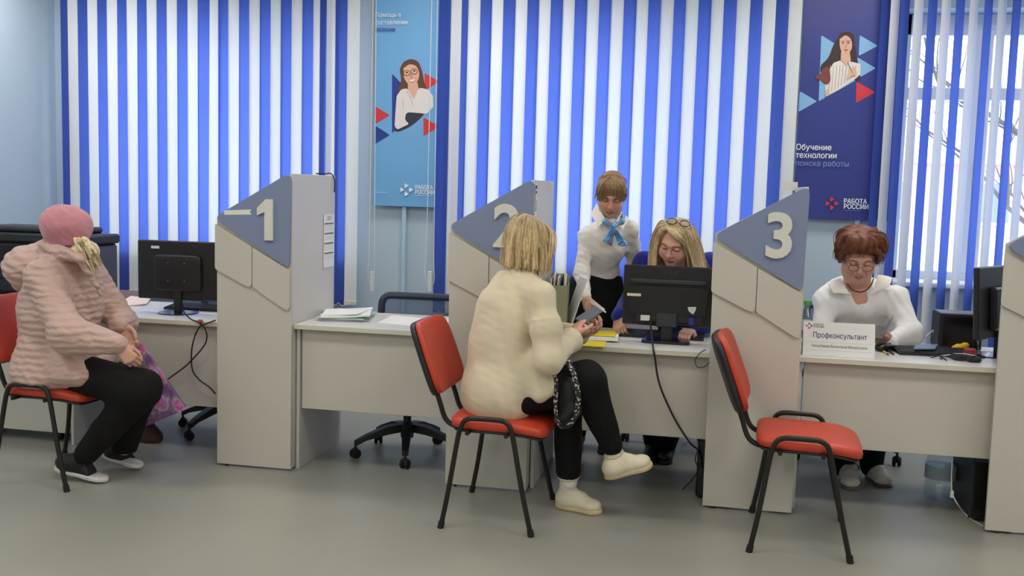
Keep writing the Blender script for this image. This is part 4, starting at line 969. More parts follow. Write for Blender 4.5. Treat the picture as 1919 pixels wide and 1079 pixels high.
cloth(t, 'beret', [('e', bc, (.126, .126, .100), rotm(0, .12, 0), .02), ('c', bc+V(0, 0, -.055), bc+V(0.005, 0, -.088), .098, .09, .03), ('c', bc+V(-.028, -.02, .085), bc+V(-.030, -.02, .105), .006, .004, .01)], .0055, 'felt', (196, 132, 142), fold=lambda P: .005*wob(P, 24)+.002*wob(P, 60, 1), cuts=[(bc+V(0, 0, -.10), (0, 0, -1))], label='pink felt beret')
rs = random.Random(5); st = []
for k in range(80):
    a = rs.uniform(0, 1); p0 = at(140+a*24, 448+rs.uniform(-3, 5), 4.42+rs.uniform(-.05, .12)); p1 = at(152+a*24+rs.uniform(-4, 6), 474+rs.uniform(-6, 6), 4.40+rs.uniform(-.04, .12)); p2 = at(163+a*20+rs.uniform(-8, 8), 500+rs.uniform(-8, 8), 4.41+rs.uniform(-.03, .12))
    st.append(([p0, p1, p2], .0065, .0025))
strand_hair(t, 'hair', [('e', at(160, 472, 4.46), (.060, .085, .058), rotm(0, .5, 0), .02), ('e', hc+V(0, 0, -.02), (.085, .09, .075), None, .02)], st, (228, 208, 168), cuts=[(bc+V(0, 0, -.02), (0, 0, 1))], h=.0035, fine=4, fr=.0018)
shoe(t, at(106, 880, 4.40), at(201, 903, 4.40), .044, (26, 25, 27), (205, 203, 200), ankle=an+V(0, 0, -.02), lean=(.15, 0, 1)); shoe(t, at(196, 856, 4.63), at(266, 877, 4.63), .042, (26, 25, 27), (205, 203, 200), ankle=af+V(0, 0, -.02), lean=(.15, 0, 1))

# ------------------------------------------------------------------ woman in the cream sweater
t = thing('person', 'seated blonde woman in cream sweater with crossed legs looking at phone', 'person', (-.9, 4.5, 0))
f2 = nrm((.80, .60, 0)); r2 = np.array([.6, -.8, 0]); R2 = frame(f2)
nk = at(978, 512, 4.48); PEL = V(-.955, 4.50, .575)
SHr, SHl = nk+r2*.168+V(.015, 0, -.085), nk-r2*.155+V(.0, 0, -.075)
ELr, WRr = at(1028, 672, 4.30), at(1064, 642, 4.50); ELl, WRl = V(-.78, 4.77, .80), V(-.62, 4.70, .83)
torso = [('e', PEL+V(.02, 0, .05), (.190, .155, .16), R2, .06), ('e', V(-.945, 4.495, .78), (.20, .145, .20), R2, .08), ('e', V(-.925, 4.49, .93), (.195, .128, .17), R2, .06), ('c', SHr, nk+V(0, 0, -.06), .058, .07, .06), ('c', SHl, nk+V(0, 0, -.06), .058, .07, .06), ('c', nk+V(0, 0, -.05), nk+V(.01, .01, .008), .075, .058, .05)]
armr = chain([SHr, (SHr+ELr)/2+V(.004, -.004, 0), ELr, WRr], [.054, .063, .062, .050], .035); arml = chain([SHl, ELl, WRl], [.078, .07, .05], .03)
hipr, hipl = V(-.89, 4.40, .57), V(-.89, 4.585, .57); kr, kl = at(1098, 712, 4.47), at(1062, 742, 4.60); ar, al = at(1146, 832, 4.54), at(1066, 880, 4.62)
legs = [('e', PEL+V(0.03, 0, .02), (.15, .13, .08), R2, .05)]+chain([hipr, kr], [.098, .080], .05)+chain([kr, ar], [.078, .056], .03)+chain([hipl, kl], [.098, .080], .05)+chain([kl, al], [.078, .058], .03)
hc = at(991, 452, 4.51)
hd, HR, HW = head_mesh(hc, nrm((.78, .55, -.30)), (0, 0, 1), nk+V(0, 0, -.02), neck_r=.05, sc=.96)
# right hand round the phone
pc_ = at(1104, 590, 4.62); pd = nrm(at(1122, 578, 4.67)-at(1082, 604, 4.60)); hw = at(1071, 630, 4.53)
hr, _ = hand_mesh(hw, nrm(at(1088, 603, 4.60)-hw), nrm((.5, .8, .35)), -1, [.5, .55, .6, .65], thumb_out=.8); hl, _ = hand_mesh(WRl, nrm((.8, -.45, .2)), (0, -.3, .9), -1, .6)
sob(t, 'body', [under(torso+armr+arml+legs, .7), hd, hr, hl], 'skin')
CREAM = (214, 200, 172)
def fold2(P):
    side = (P-PEL)@r2
    ad = nrm(ELr-SHr); pl = (P-SEAM)@ad; rr_ = np.linalg.norm((P-SEAM)-pl[:, None]*ad, axis=1)
    return .004*wob(P, 15)+.0028*wob(P*np.array([1, 1, .3]), 42, 2)+.0015*wob(P*np.array([.5, .5, 1.2]), 60, 1)-.004*np.exp(-(pl/.006)**2)*(rr_ < .085)
SEAM = SHr*.62+ELr*.38
tab = [('e', V(-.955, 4.47, .575), (.205, .165, .17), R2, .05), ('c', at(986, 685, 4.37), at(1010, 738, 4.35), .042, .040, .04), ('c', at(1008, 670, 4.37), at(1028, 728, 4.36), .042, .036, .03)]
cloth(t, 'sweater', torso+armr+arml+tab, .0062, 'knit', CREAM, cuts=[((0, 0, .480), (0, 0, -1))], fold=fold2, label='loose cream knitted sweater',
      subs=[('c', at(1003, 785, 4.33), at(994, 738, 4.34), .035, .006, .012, 'sub')])
cf = MB(); dcf = nrm(WRr-ELr)
cloth(t, 'sleeve_cuff', [('c', WRr-dcf*.02, WRr+dcf*.035, .052, .060, .01)], .005, 'knit', CREAM, cuts=[(WRr+dcf*.045, dcf)], subs=[('c', WRr+dcf*.03, WRr+dcf*.12, .046, .052, .006, 'sub')])
cloth(t, 'shoulder_seam', [('c', SHr+r2*.058+V(.02, 0, .055), at(1004, 596, 4.26), .010, .010, .01), ('c', at(1004, 596, 4.26), at(985, 614, 4.30), .010, .009, .01)], .004, 'knit', (206, 190, 162)) if False else None
cloth(t, 'trousers', legs, .0075, 'black_cloth', (20, 20, 22), cuts=[(ar+nrm(ar-kr)*.012, nrm(ar-kr))] and [], fold=lambda P: .006*wob(P, 22))
rs = random.Random(11); st = []; fh = HR[:, 1]; sh = HR[:, 0]
for k in range(64):
    a = rs.uniform(-2.35, 2.35); up0 = .104+rs.uniform(-.004, .004)
    dr = lambda q: fh*(-math.cos(a))*q+sh*math.sin(a)*q
    L_ = rs.uniform(.0, .02)+.018*max(0, math.cos(a))
    p0 = hc+dr(.022)+V(0, 0, up0); p1 = hc+dr(.070)+V(0, 0, .078); p2 = hc+dr(.094)+V(0, 0, .015); p3 = hc+dr(.102+rs.uniform(-.006, .010))+V(0, 0, -.055); p4 = hc+dr(.100+rs.uniform(-.014, .020))+V(0, 0, -.112-L_)
    st.append(([p0, p1, p2, p3, p4], .0115, .0055))
for k in range(10):
    a = rs.uniform(-.5, .5); p0 = hc+fh*.03+V(0, 0, .10); p1 = hc+fh*.085+sh*.05*np.sign(a)+V(0, 0, .075); p2 = hc+fh*.07+sh*(.088*np.sign(a)+a*.02)+V(0, 0, -.01); p3 = hc+fh*(.045+rs.uniform(-.02, .02))+sh*(.09*np.sign(a))+V(0, 0, -.10)
    st.append(([p0, p1, p2, p3], .011, .006))
strand_hair(t, 'hair', [('e', hc+fh*-.012+V(0, 0, .032), (.082, .098, .080), HR, .02), ('e', hc-fh*.035+V(0, 0, -.05), (.078, .062, .085), HR, .03)], st, (208, 182, 138), topz=(hc[2]+.02, hc[2]+.11), root=.62, label='shoulder-length blonde bob')
SHOE = (222, 212, 186); mat('shoe_strap', (214, 202, 172), .5)
d_ = nrm(ar-kr); cloth(t, 'sock', [('c', ar-d_*.04, ar+d_*.05, .040, .038, .01)], .005, 'cotton', (222, 220, 222)); d_ = nrm(al-kl); cloth(t, 'sock', [('c', al-d_*.03, al+d_*.06, .040, .038, .01)], .005, 'cotton', (222, 220, 222))
h1 = at(1138, 896, 4.545); t1 = at(1224, 872, 4.57); shoe(t, h1, t1, .046, SHOE, (204, 184, 142), ankle=ar+nrm(ar-kr)*.030, lean=nrm(kr-ar), sole_h=.022, laces=True)
h2 = atz(1040, 950, 0); h2 = V(h2[0]+.012, 4.665, .0); shoe(t, h2, h2+V(.215, -.06, 0), .048, SHOE, (204, 184, 142), ankle=V(al[0], al[1], .175), sole_h=.022, laces=True)
# phone and handbag are held things
ph = thing('phone', 'grey smartphone in the hand of the cream sweater woman', 'phone', pc_, 0)
Rp = np.stack([pd, nrm(np.cross((-.2, -.62, .75), pd)), np.zeros(3)], 1); Rp[:, 2] = np.cross(Rp[:, 0], Rp[:, 1])
obj('phone_body', MB().box((-.062, -.031, -.004), (.062, .031, .004), .003, R=Rp, c=(0, 0, 0)), mat('phone_grey', (96, 98, 106), .35), ph); obj('phone_screen', MB().box((-.058, -.028, 0), (.058, .028, .001), R=Rp, c=Rp[:, 2]*(.0042 if Rp[2, 2] > 0 else -.0042)), mat('phone_glass', (104, 110, 122), .15), ph, smooth=None)
hb = thing('handbag', 'small black handbag with patterned strap on the sweater woman\'s lap', 'handbag', at(1062, 745, 4.36), 0); b0 = np.array(hb.location)
bagp = cloth(hb, 'bag_body', [('e', at(1066, 745, 4.385), (.052, .030, .095), rotm(0, -.12, 0), .02), ('c', at(1052, 785, 4.37), at(1076, 770, 4.38), .03, .03, .03)], .005, 'shoe_leather', (26, 28, 30))
sp = [at(1056, 636, 4.44), at(1062, 670, 4.40), at(1075, 700, 4.345), at(1084, 745, 4.335), at(1076, 785, 4.33), at(1058, 801, 4.33), at(1044, 788, 4.325), at(1041, 755, 4.325), at(1042, 715, 4.32), at(1034, 690, 4.31)]
m = bpy.data.materials.new('strap_pattern'); m.use_nodes = True; nt = m.node_tree; b_ = nt.nodes['Principled BSDF']; ck = nt.nodes.new('ShaderNodeTexNoise'); ck.inputs['Scale'].default_value = 90; ck.inputs['Detail'].default_value = 0; rp = nt.nodes.new('ShaderNodeValToRGB'); rp.color_ramp.interpolation = 'CONSTANT'; rp.color_ramp.elements[0].color = (.012, .012, .014, 1); rp.color_ramp.elements[1].position = .6; rp.color_ramp.elements[1].color = (.5, .46, .38, 1)
tc = nt.nodes.new('ShaderNodeTexCoord'); nt.links.new(tc.outputs['Object'], ck.inputs['Vector']); nt.links.new(ck.outputs['Fac'], rp.inputs[0]); nt.links.new(rp.outputs[0], b_.inputs['Base Color']); b_.inputs['Roughness'].default_value = .7; MATS['strap_pattern'] = m
obj('strap', MB().tube([q-b0 for q in bez(sp, 6)], .0125, 8, flat=(1, .18)), 'strap_pattern', hb)

# ------------------------------------------------------------------ standing woman with the scarf
t = thing('person', 'standing woman in white blouse and blue scarf leaning over the desk', 'person', (-.66, 5.80, 0))
nk = at(1140, 420, 5.57); PEL = V(-.675, 5.80, .93); CH = V(-.625, 5.66, 1.21); WA = V(-.655, 5.75, 1.06)
Rt = frame((0, -1, 0), (.05, -.35, 1))
SHr, SHl = at(1100, 441, 5.60), at(1180, 430, 5.63); ELr, WRr = at(1090, 512, 5.50), at(1098, 557, 5.35); ELl, WRl = at(1190, 494, 5.80), V(-.47, 5.93, .92)
torso = [('e', CH, (.135, .095, .145), Rt, .05), ('e', CH+V(0, -.055, -.015), (.115, .06, .06), Rt, .05), ('e', WA, (.118, .085, .12), Rt, .06), ('c', SHr, nk+V(0, .02, -.055), .040, .05, .05), ('c', SHl, nk+V(0, .02, -.055), .040, .05, .05), ('c', nk+V(0, .01, -.04), nk+V(0, 0, .0), .056, .050, .03)]
armr = chain([SHr, ELr, WRr], [.046, .041, .031], .04); arml = chain([SHl, ELl, WRl], [.046, .041, .031], .04)
legs = [('e', PEL, (.165, .115, .15), Rt, .05), ('e', WA+V(0, 0.01, -.04), (.122, .092, .07), Rt, .05)]+chain([V(-.76, 5.80, .85), V(-.76, 5.80, .48), V(-.76, 5.84, .08)], [.10, .075, .055], .04)+chain([V(-.59, 5.80, .85), V(-.58, 5.80, .48), V(-.58, 5.84, .08)], [.10, .075, .055], .04)
hc = at(1145, 366, 5.535); hf_ = nrm((.10, -.88, -.42))
hd, HR, HW = head_mesh(hc, hf_, (.06, -.2, 1), nk+V(0, .02, -.02), brow=(120, 90, 66), neck_r=.045, sc=.98)
hnd = at(1099, 560, 5.34)
hr, HWd = hand_mesh(hnd, nrm(at(1110, 584, 5.24)-hnd), nrm((.55, .35, -.75)), -1, [.75, .9, 1.0, 1.05], sc=.88, thumb_out=.4); hl, _ = hand_mesh(WRl, (.0, -.15, -.95), (-.9, 0, 0), 1, .4)
sob(t, 'body', [under(torso+armr+arml+legs, .72), hd, hr, hl], 'skin')
BLOUSE = (232, 228, 222)
cloth(t, 'sleeve', armr, .0055, 'cotton', BLOUSE, fold=lambda P: .004*wob(P, 30)+.0025*wob(P*np.array([.6, .6, 1.6]), 70, 1)); cloth(t, 'sleeve', arml, .0055, 'cotton', BLOUSE, fold=lambda P: .004*wob(P, 30))
cloth(t, 'blouse', torso+[armr[0], arml[0]], .0055, 'cotton', BLOUSE, cuts=[(WA+V(0, 0, -.055), nrm((0, .1, -1)))] and [(V(0, 5.7, 1.005), nrm((0, -.12, -1)))], fold=lambda P: .0055*wob(P, 26)+.003*wob(P*np.array([.6, .6, 1.4]), 55, 1), label='white long-sleeved blouse')
cloth(t, 'trousers', legs, .008, 'black_cloth', (20, 20, 22), fold=lambda P: .004*wob(P, 20), cuts=[(V(0, 5.7, 1.035), nrm((0, .12, 1)))])
fo, sd, uu = HR[:, 1], HR[:, 0], HR[:, 2]
col = [];
for s in (-1, 1):
    a = at(1165, 396, 5.58); b = at(1155, 414, 5.49); c = at(1167, 430, 5.485); d = at(1180, 410, 5.56)
    if s < 0: a = at(1118, 380, 5.60); b = at(1135, 411, 5.49); c = at(1122, 424, 5.485); d = at(1107, 401, 5.57)
    o = MB().prism([(0, 0), (1, 0), (1, 1), (0, 1)], 0, 1) if False else MB().solid(lambda u, v: (a*(1-u)+b*u)*(1-v)+(d*(1-u)+c*u)*v+V(0, -.012*math.sin(math.pi*u), 0)-np.array(t.location), 6, 4, (0, -.005, .002))
    obj('collar', o, MATS['cotton_white'] if 'cotton_white' in MATS else mat('cotton_white', BLOUSE, .75, var=.03), t, smooth=60)
rs = random.Random(2); st = []
for k in range(22):   # fringe
    u = (k/21-.5)*2; p0 = HW(u*.012, .015, .118); p1 = HW(u*.050, .075, .098); p2 = HW(u*.066, .088-.02*abs(u), .055); p3 = HW(u*.064, .088-.02*abs(u), .020+rs.uniform(-.008, .006)-.015*abs(u)**2)
    st.append(([p0, p1, p2, p3], .009, .006))
for k in range(26):   # swept back
    u = (k/25-.5)*2; s = np.sign(u) or 1
    p0 = HW(u*.03, .01, .122); p1 = HW(u*.060, -.025, .090); p2 = HW(u*.066, -.085, .02); p3 = HW(u*.03, -.118, -.035); st.append(([p0, p1, p2, p3], .010, .008))
for s in (-1, 1):
    for k in range(5): st.append(([HW(s*.064, .055-k*.012, .085), HW(s*.075, .045-k*.014, .03), HW(s*.075, .028-k*.01, -.010+k*.006)], .0065, .003))
for k in range(8): st.append(([HW(-.01+rs.uniform(-.02, .02), -.112, -.03), HW(-.035+rs.uniform(-.02, .02), -.125, -.09), HW(-.055+rs.uniform(-.02, .02), -.09, -.16)], .012, .006))
strand_hair(t, 'hair', [('e', HW(0, -.022, .046), (.080, .094, .084), HR, .02)], st, (150, 118, 82), topz=(hc[2]+.04, hc[2]+.13), root=.85, h=.004, label='light brown hair with fringe, tied back')
# scarf
m = bpy.data.materials.new('scarf_print'); m.use_nodes = True; nt = m.node_tree; b_ = nt.nodes['Principled BSDF']; b_.inputs['Roughness'].default_value = .45
tc = nt.nodes.new('ShaderNodeTexCoord'); vo = nt.nodes.new('ShaderNodeTexVoronoi'); vo.inputs['Scale'].default_value = 22; rp = nt.nodes.new('ShaderNodeValToRGB'); e = rp.color_ramp.elements; rp.color_ramp.interpolation = 'CONSTANT'
e[0].color = lin((190, 60, 78))+(1,); e[1].position = .23; e[1].color = lin((90, 150, 205))+(1,); q = e.new(.62); q.color = lin((140, 190, 228))+(1,); q = e.new(.8); q.color = lin((60, 98, 165))+(1,)
nt.links.new(tc.outputs['Object'], vo.inputs['Vector']); nt.links.new(vo.outputs['Distance'], rp.inputs[0]); nt.links.new(rp.outputs[0], b_.inputs['Base Color']); MATS['scarf_print'] = m
kn_ = at(1150, 423, 5.472); b0 = np.array(t.location)
cloth(t, 'scarf_knot', [('e', kn_, (.020, .016, .017), None, .01), ('c', kn_, at(1134, 415, 5.492), .012, .015, .01), ('c', kn_, at(1166, 416, 5.495), .012, .014, .01), ('c', at(1134, 415, 5.492), at(1128, 404, 5.53), .014, .010, .01), ('c', at(1166, 416, 5.495), at(1168, 402, 5.53), .014, .010, .01)], .004, 'scarf_print', (120, 170, 215), fold=lambda P: .003*wob(P, 90), label='knot of the light blue scarf')
for e0, e1, w0 in ((at(1129, 452, 5.462), at(1147, 462, 5.462), .012), (at(1160, 462, 5.466), at(1178, 460, 5.470), .012)):
    def tail(u, v, e0=e0, e1=e1):
        top = kn_+V((u-.5)*.022, -.004, -.004); bot = e0*(1-u)+e1*u; q = top*(1-v)+bot*v
        return q+V(0, -.012*math.sin(math.pi*v)*(.4+math.sin(3*math.pi*u)**2)-.004*math.cos(5*u*math.pi)*v, 0)-b0
    obj('scarf_tail', MB().solid(tail, 12, 8, (0, -.004, 0)), 'scarf_print', t, smooth=60)
for x_ in (-.76, -.58): shoe(t, (x_, 5.90, 0), (x_, 5.67, 0), .042, (20, 20, 22), (14, 14, 14))
pe = obj('pen', MB().cyl((0, 0, 0), at(1135, 585, 5.20)-at(1106, 566, 5.27), .0045, n=8), mat('pen_white', (215, 210, 205), .4), loc=at(1106, 566, 5.27)); tag(pe, 'slim white pen in the standing woman\'s hand', 'pen')
q0 = at(1108, 572, 5.285); pp = obj('folded_paper', MB().solid(lambda u, v: (at(1107, 563, 5.29)*(1-u)+at(1132, 583, 5.215)*u)+V(.0, .035, .008)*v-q0, 4, 2, (0, 0, .0015)), mat('paper_grey', (196, 186, 182), .7), loc=q0); tag(pp, 'folded grey slip of paper in the standing woman\'s hand', 'paper')

# ------------------------------------------------------------------ blonde worker in blue
t = thing('person', 'seated blonde worker in blue sweater behind the wide monitor', 'person', (-.21, 5.85, 0))
hc = at(1266, 455, 5.50); nk = at(1280, 512, 5.62); PEL = V(-.20, 5.98, .60)
SHr, SHl = at(1208, 494, 5.67), at(1331, 496, 5.66); ELr, WRr = at(1178, 575, 5.52), at(1160, 592, 5.36); ELl, WRl = V(.02, 5.52, .83), V(-.12, 5.36, .80)
R4 = frame((0, -1, 0), (0, -.35, 1))
torso = [('e', PEL+V(0, -.02, .08), (.20, .16, .16), R4, .06), ('e', V(-.195, 5.82, .88), (.19, .14, .2), R4, .06), ('e', V(-.19, 5.72, 1.0), (.185, .13, .12), R4, .05), ('c', SHr, nk+V(0, .03, -.06), .055, .07, .05), ('c', SHl, nk+V(0, .03, -.06), .055, .07, .05), ('c', nk+V(0, .02, -.06), nk, .07, .055, .04)]
armr = chain([SHr, ELr, WRr], [.068, .056, .042], .03); arml = chain([SHl, ELl, WRl], [.068, .056, .042], .03)
legs = [('e', PEL, (.19, .17, .10), None, .05)]+chain([PEL+V(-.09, 0, -.02), V(-.33, 5.56, .54), V(-.30, 5.72, .10)], [.10, .085, .062], .04)+chain([PEL+V(.09, 0, -.02), V(-.12, 5.56, .54), V(-.235, 5.68, .10)], [.10, .085, .062], .04)
hd, HR, HW = head_mesh(hc, nrm((-.26, -.86, -.40)), (.10, -.2, 1), nk+V(0, .02, -.03), brow=(140, 104, 78), plump=.004, sc=1.05, skin=np.array(lin((222, 172, 152))))
hr, _ = hand_mesh(WRr, nrm((.12, -.6, -.55)), (.3, -.4, -.8), -1, .45); hl, _ = hand_mesh(WRl, (-.2, -.8, -.2), (0, 0, -1), 1, .35)
sob(t, 'body', [under(torso+armr+arml+legs, .72), hd, hr, hl], 'skin')
cloth(t, 'sweater', torso+armr+arml, .0065, 'knit', (34, 48, 138), fold=lambda P: .005*wob(P, 22), label='royal blue sweater', cuts=[((0, 0, .52), (0, 0, -1))])
cloth(t, 'trousers', legs, .0085, 'black_cloth', (20, 20, 24), fold=lambda P: .004*wob(P, 20))
rs = random.Random(21); st = []
for s in (-1, 1):
    for k in range(30):
        a = k/29; jit = lambda q=.008: rs.uniform(-q, q)
        ph_ = .62-2.0*a     # from beside the face round to the back
        ex, ey = math.cos(ph_ if ph_ > -1.5 else -1.5), math.sin(ph_)
        rr_ = .088+.02*(1-abs(a-.4))
        p0 = HW(.010+.006*s, .03+jit(), .120); p1 = HW(s*.070*max(.25, ex)+.004, .060*ey+.012, .100); p2 = HW(s*rr_*ex, .085*ey, .03); ou = .03 if s < 0 else .006; p3 = p2+V(-s*(.008+ou*.6)+jit(), .015+.025*a, -.085); p4 = p2+V(-s*(.012+ou*1.3)+jit(.014), .02+.03*a, -.19+jit(.02))
        st.append(([p0, p1, p2, p3, p4], .0125, .007))
for k in range(16):   # swept across the forehead from the parting
    q = k/15; j = rs.uniform(-.004, .004)
    st.append(([HW(.030-.02*q, .058-.05*q, .108+.008*q), HW(-.018-.02*q+j, .086-.05*q, .088+.02*q), HW(-.060-.012*q, .066-.03*q, .048+j), HW(-.082-.014*q, .040-.02*q, -.02), HW(-.082-.022*q, .020-.02*q, -.09), HW(-.086-.035*q+j, .0, -.15)], .010, .006))
    if k < 9: st.append(([HW(.030, .058-.04*q, .108), HW(.060, .060-.04*q, .078+j), HW(.078+.008*q, .040-.02*q, .02), HW(.084+.012*q, .026, -.06), HW(.088+.02*q+j, .015, -.15)], .010, .006))
strand_hair(t, 'hair', [('e', HW(0, -.022, .046), (.080, .092, .084), HR, .02), ('e', HW(0, -.065, -.04), (.095, .05, .10), HR, .03)], st, (208, 184, 142), topz=(hc[2]+.05, hc[2]+.14), root=.82, label='long blonde hair')
g = MB()
for s in (-1, 1):
    c = HW(s*.034-.018, .034, .137); x_ = HR[:, 0]; y_ = nrm(HR[:, 1]*.8+HR[:, 2]*-.35)
    g.tube([c+x_*.027*math.cos(q*math.pi/8)+y_*.020*math.sin(q*math.pi/8)-np.array(t.location) for q in range(16)], .0024, 6, closed=True)
g.tube([HW(-.025, .040, .139)-np.array(t.location), HW(-.011, .040, .139)-np.array(t.location)], .0022, 6)
for s in (-1, 1): g.tube([HW(s*.060-.018, .034, .133)-np.array(t.location), HW(s*.082, .0, .085)-np.array(t.location), HW(s*.088, -.05, .05)-np.array(t.location)], .002, 6)
gl = thing('eyeglasses', 'dark-rimmed glasses pushed up on the blonde worker\'s head', 'glasses', t.location); obj('frame', g, 'black_gloss', gl)
ln = MB()
for s in (-1, 1):
    c = HW(s*.034-.018, .034, .137); n_ = 16; ln.add([c+HR[:, 0]*.026*math.cos(q*math.pi/8)+nrm(HR[:, 1]*.8+HR[:, 2]*-.35)*.019*math.sin(q*math.pi/8)-np.array(t.location) for q in range(16)], [tuple(range(16))])
obj('lens', ln, glass_mat('lens_glass', (.95, .9, .93), .22, .05), gl, smooth=None)
for a, b in ((V(-.30, 5.80, 0), V(-.32, 5.56, 0)), (V(-.225, 5.78, 0), V(-.235, 5.56, 0))): shoe(t, a, b, .042, (18, 18, 22), (14, 14, 14))

# ------------------------------------------------------------------ older worker with reddish hair
t = thing('person', 'seated worker with short reddish hair, glasses and white shirt', 'person', (.76, 5.85, 0))
hc = at(1609, 481, 5.53); nk = at(1610, 545, 5.60); PEL = V(.76, 5.98, .58); R5 = frame((0, -1, 0), (0, -.25, 1))
SHr, SHl = at(1548, 562, 5.62), at(1678, 558, 5.62); ELr, WRr = at(1540, 640, 5.50), V(.62, 5.36, .80); ELl, WRl = at(1706, 625, 5.50), at(1668, 640, 5.36)
torso = [('e', PEL+V(0, -.02, .08), (.22, .18, .16), R5, .06), ('e', V(.76, 5.80, .84), (.215, .17, .2), R5, .06), ('e', V(.755, 5.70, .96), (.20, .15, .13), R5, .05), ('c', SHr, nk+V(0, .04, -.06), .052, .075, .06), ('c', SHl, nk+V(0, .04, -.06), .052, .075, .06), ('c', nk+V(0, .03, -.07), nk+V(0, .02, -.03), .08, .07, .04)]
armr = chain([SHr, ELr, WRr], [.062, .058, .040], .05); arml = chain([SHl, ELl, WRl], [.062, .060, .042], .05)
ft_r, ft_l = V(.735, 5.36, 0), V(.925, 5.46, 0)
legs = [('e', PEL, (.20, .18, .10), None, .05)]+chain([PEL+V(-.10, 0, -.02), V(.66, 5.56, .53), V(.72, 5.56, .07)], [.105, .085, .062], .04)+chain([PEL+V(.10, 0, -.02), V(.88, 5.56, .53), V(.87, 5.62, .07)], [.105, .085, .062], .04)
hd, HR, HW = head_mesh(hc, nrm((0, -.88, -.45)), (0, -.2, 1), nk+V(0, .03, -.04), brow=(120, 78, 60), lip=(176, 112, 104), plump=.010, neck_r=.062, sc=1.08, age=1, skin=np.array(lin((204, 156, 138))))
hr, _ = hand_mesh(WRr, nrm((.6, -.5, -.1)), (.2, -.2, -.9), 1, .5); hl, _ = hand_mesh(WRl, nrm(at(1640, 632, 5.28)-WRl), nrm((-.3, .6, .6)), -1, .55, thumb_out=.4)
sob(t, 'body', [under(torso+armr+arml+legs, .72), hd, hr, hl, SDF([('e', at(1611, 558, 5.575), (.055, .045, .075), R5, .03)], .005).mesh(1)+(np.array(lin((204, 156, 138))),)], 'skin')
vneck = [('c', at(1609, 540, 5.50), at(1617, 576, 5.46), .046, .006, .008, 'sub'), ('c', at(1609, 540, 5.46), at(1617, 574, 5.42), .046, .006, .008, 'sub')]
cloth(t, 'shirt', torso+armr+arml, .006, 'cotton', (232, 230, 230), fold=lambda P: .0065*wob(P, 22)+.004*wob(P*np.array([1.3, 1, .6]), 48, 1), label='white long-sleeved shirt', cuts=[((0, 0, .52), (0, 0, -1))], subs=vneck)
for s, pts in ((-1, [(1576, 520, 5.60), (1592, 552, 5.515), (1562, 549, 5.525), (1552, 531, 5.585)]), (1, [(1645, 515, 5.60), (1633, 552, 5.505), (1666, 536, 5.52), (1672, 520, 5.58)])):
    a, b, c, d = [at(*q) for q in pts]
    obj('collar', MB().solid(lambda u, v: (a*(1-u)+b*u)*(1-v)+(d*(1-u)+c*u)*v+V(0, -.014*math.sin(math.pi*u), .004*math.sin(math.pi*v))-np.array(t.location), 6, 5, (0, -.006, .003)), 'cotton_white', t, smooth=60)
cloth(t, 'trousers', legs, .0085, 'black_cloth', (18, 19, 28), fold=lambda P: .004*wob(P, 20))
rs = random.Random(31); st = []
for k in range(150):
    a = rs.uniform(-3.14, 3.14); fx, fy = math.sin(a), math.cos(a); low = -.005 if fy < .3 else .080+.02*fx
    if fy < -.3: low = -.05
    jx = rs.uniform(-.03, .03); p0 = HW(fx*.02+.02, fy*.02, .126); p1 = HW(fx*.074+jx*.6, fy*.078, .116+rs.uniform(-.008, .014)); p2 = HW(fx*(.100+rs.uniform(-.008, .010))+jx*.5, fy*.104, .066+rs.uniform(-.012, .012)); p3 = HW(fx*(.094 if fy < .5 else .08), fy*(.106 if fy < .3 else .100), low+rs.uniform(-.012, .010))
    if fy > .45: p1 = HW(fx*.07+jx*.5, fy*.070, .130+rs.uniform(-.004, .006)); p2 = HW(fx*.088+jx*.5, fy*.094, .108+rs.uniform(-.006, .006)); p3 = HW(fx*.084+jx+.012, fy*.092, .078+rs.uniform(-.010, .012))
    st.append(([p0, p1, p2, p3], .0095, .0045))
for s in (-1, 1):
    for k in range(6): st.append(([HW(s*.05, .075-k*.008, .09), HW(s*.085, .055-k*.012, .055), HW(s*.088, .035-k*.012, .0+rs.uniform(-.015, .008))], .014, .009))
strand_hair(t, 'hair', [('e', HW(0, -.016, .052), (.088, .098, .084), HR, .02)], st, (112, 64, 42), topz=(hc[2]-.02, hc[2]+.14), root=1.15, h=.0042, label='short reddish brown hair')
g = MB(); b0 = np.array(t.location)
for s in (-1, 1):
    g.tube([HW(s*.032+.023*math.cos(q*math.pi/8), .099, -.006+.0165*math.sin(q*math.pi/8))-b0 for q in range(16)], .0015, 6, closed=True); g.tube([HW(s*.055, .098, -.002)-b0, HW(s*.074, .05, .004)-b0, HW(s*.080, -.01, .002)-b0], .0015, 6)
g.tube([HW(-.009, .100, -.003)-b0, HW(0, .105, .0)-b0, HW(.009, .100, -.003)-b0], .0015, 6)
gl = thing('eyeglasses', 'thin-rimmed reading glasses worn by the reddish-haired worker', 'glasses', t.location); obj('frame', g, mat('thin_rim', (96, 70, 66), .3, metal=.5), gl)
ln = MB()
for s in (-1, 1): ln.add([HW(s*.032+.0225*math.cos(q*math.pi/8), .099, -.006+.016*math.sin(q*math.pi/8))-b0 for q in range(16)], [tuple(range(16))])
obj('lens', ln, glass_mat('lens_clear', (.97, .97, .97), .06, .05), gl, smooth=None)
nl = [at(1585, 522, 5.575), at(1590, 535, 5.54), at(1600, 544, 5.515), at(1612, 547, 5.508), at(1624, 543, 5.515), at(1633, 533, 5.54), at(1637, 522, 5.575)]
obj('necklace', MB().tube([q-b0 for q in bez(nl, 6)], .0035, 7), mat('necklace_red', (92, 34, 36), .5), t)
for a, b in ((V(.745, 5.58, 0), ft_r), (V(.875, 5.66, 0), ft_l+V(0.0, 0, 0))):
    o = shoe(t, a, b, .050, (214, 208, 196), (96, 92, 88), name='slipper', mats=('felt', 'shoe_leather'), sole_h=.014)
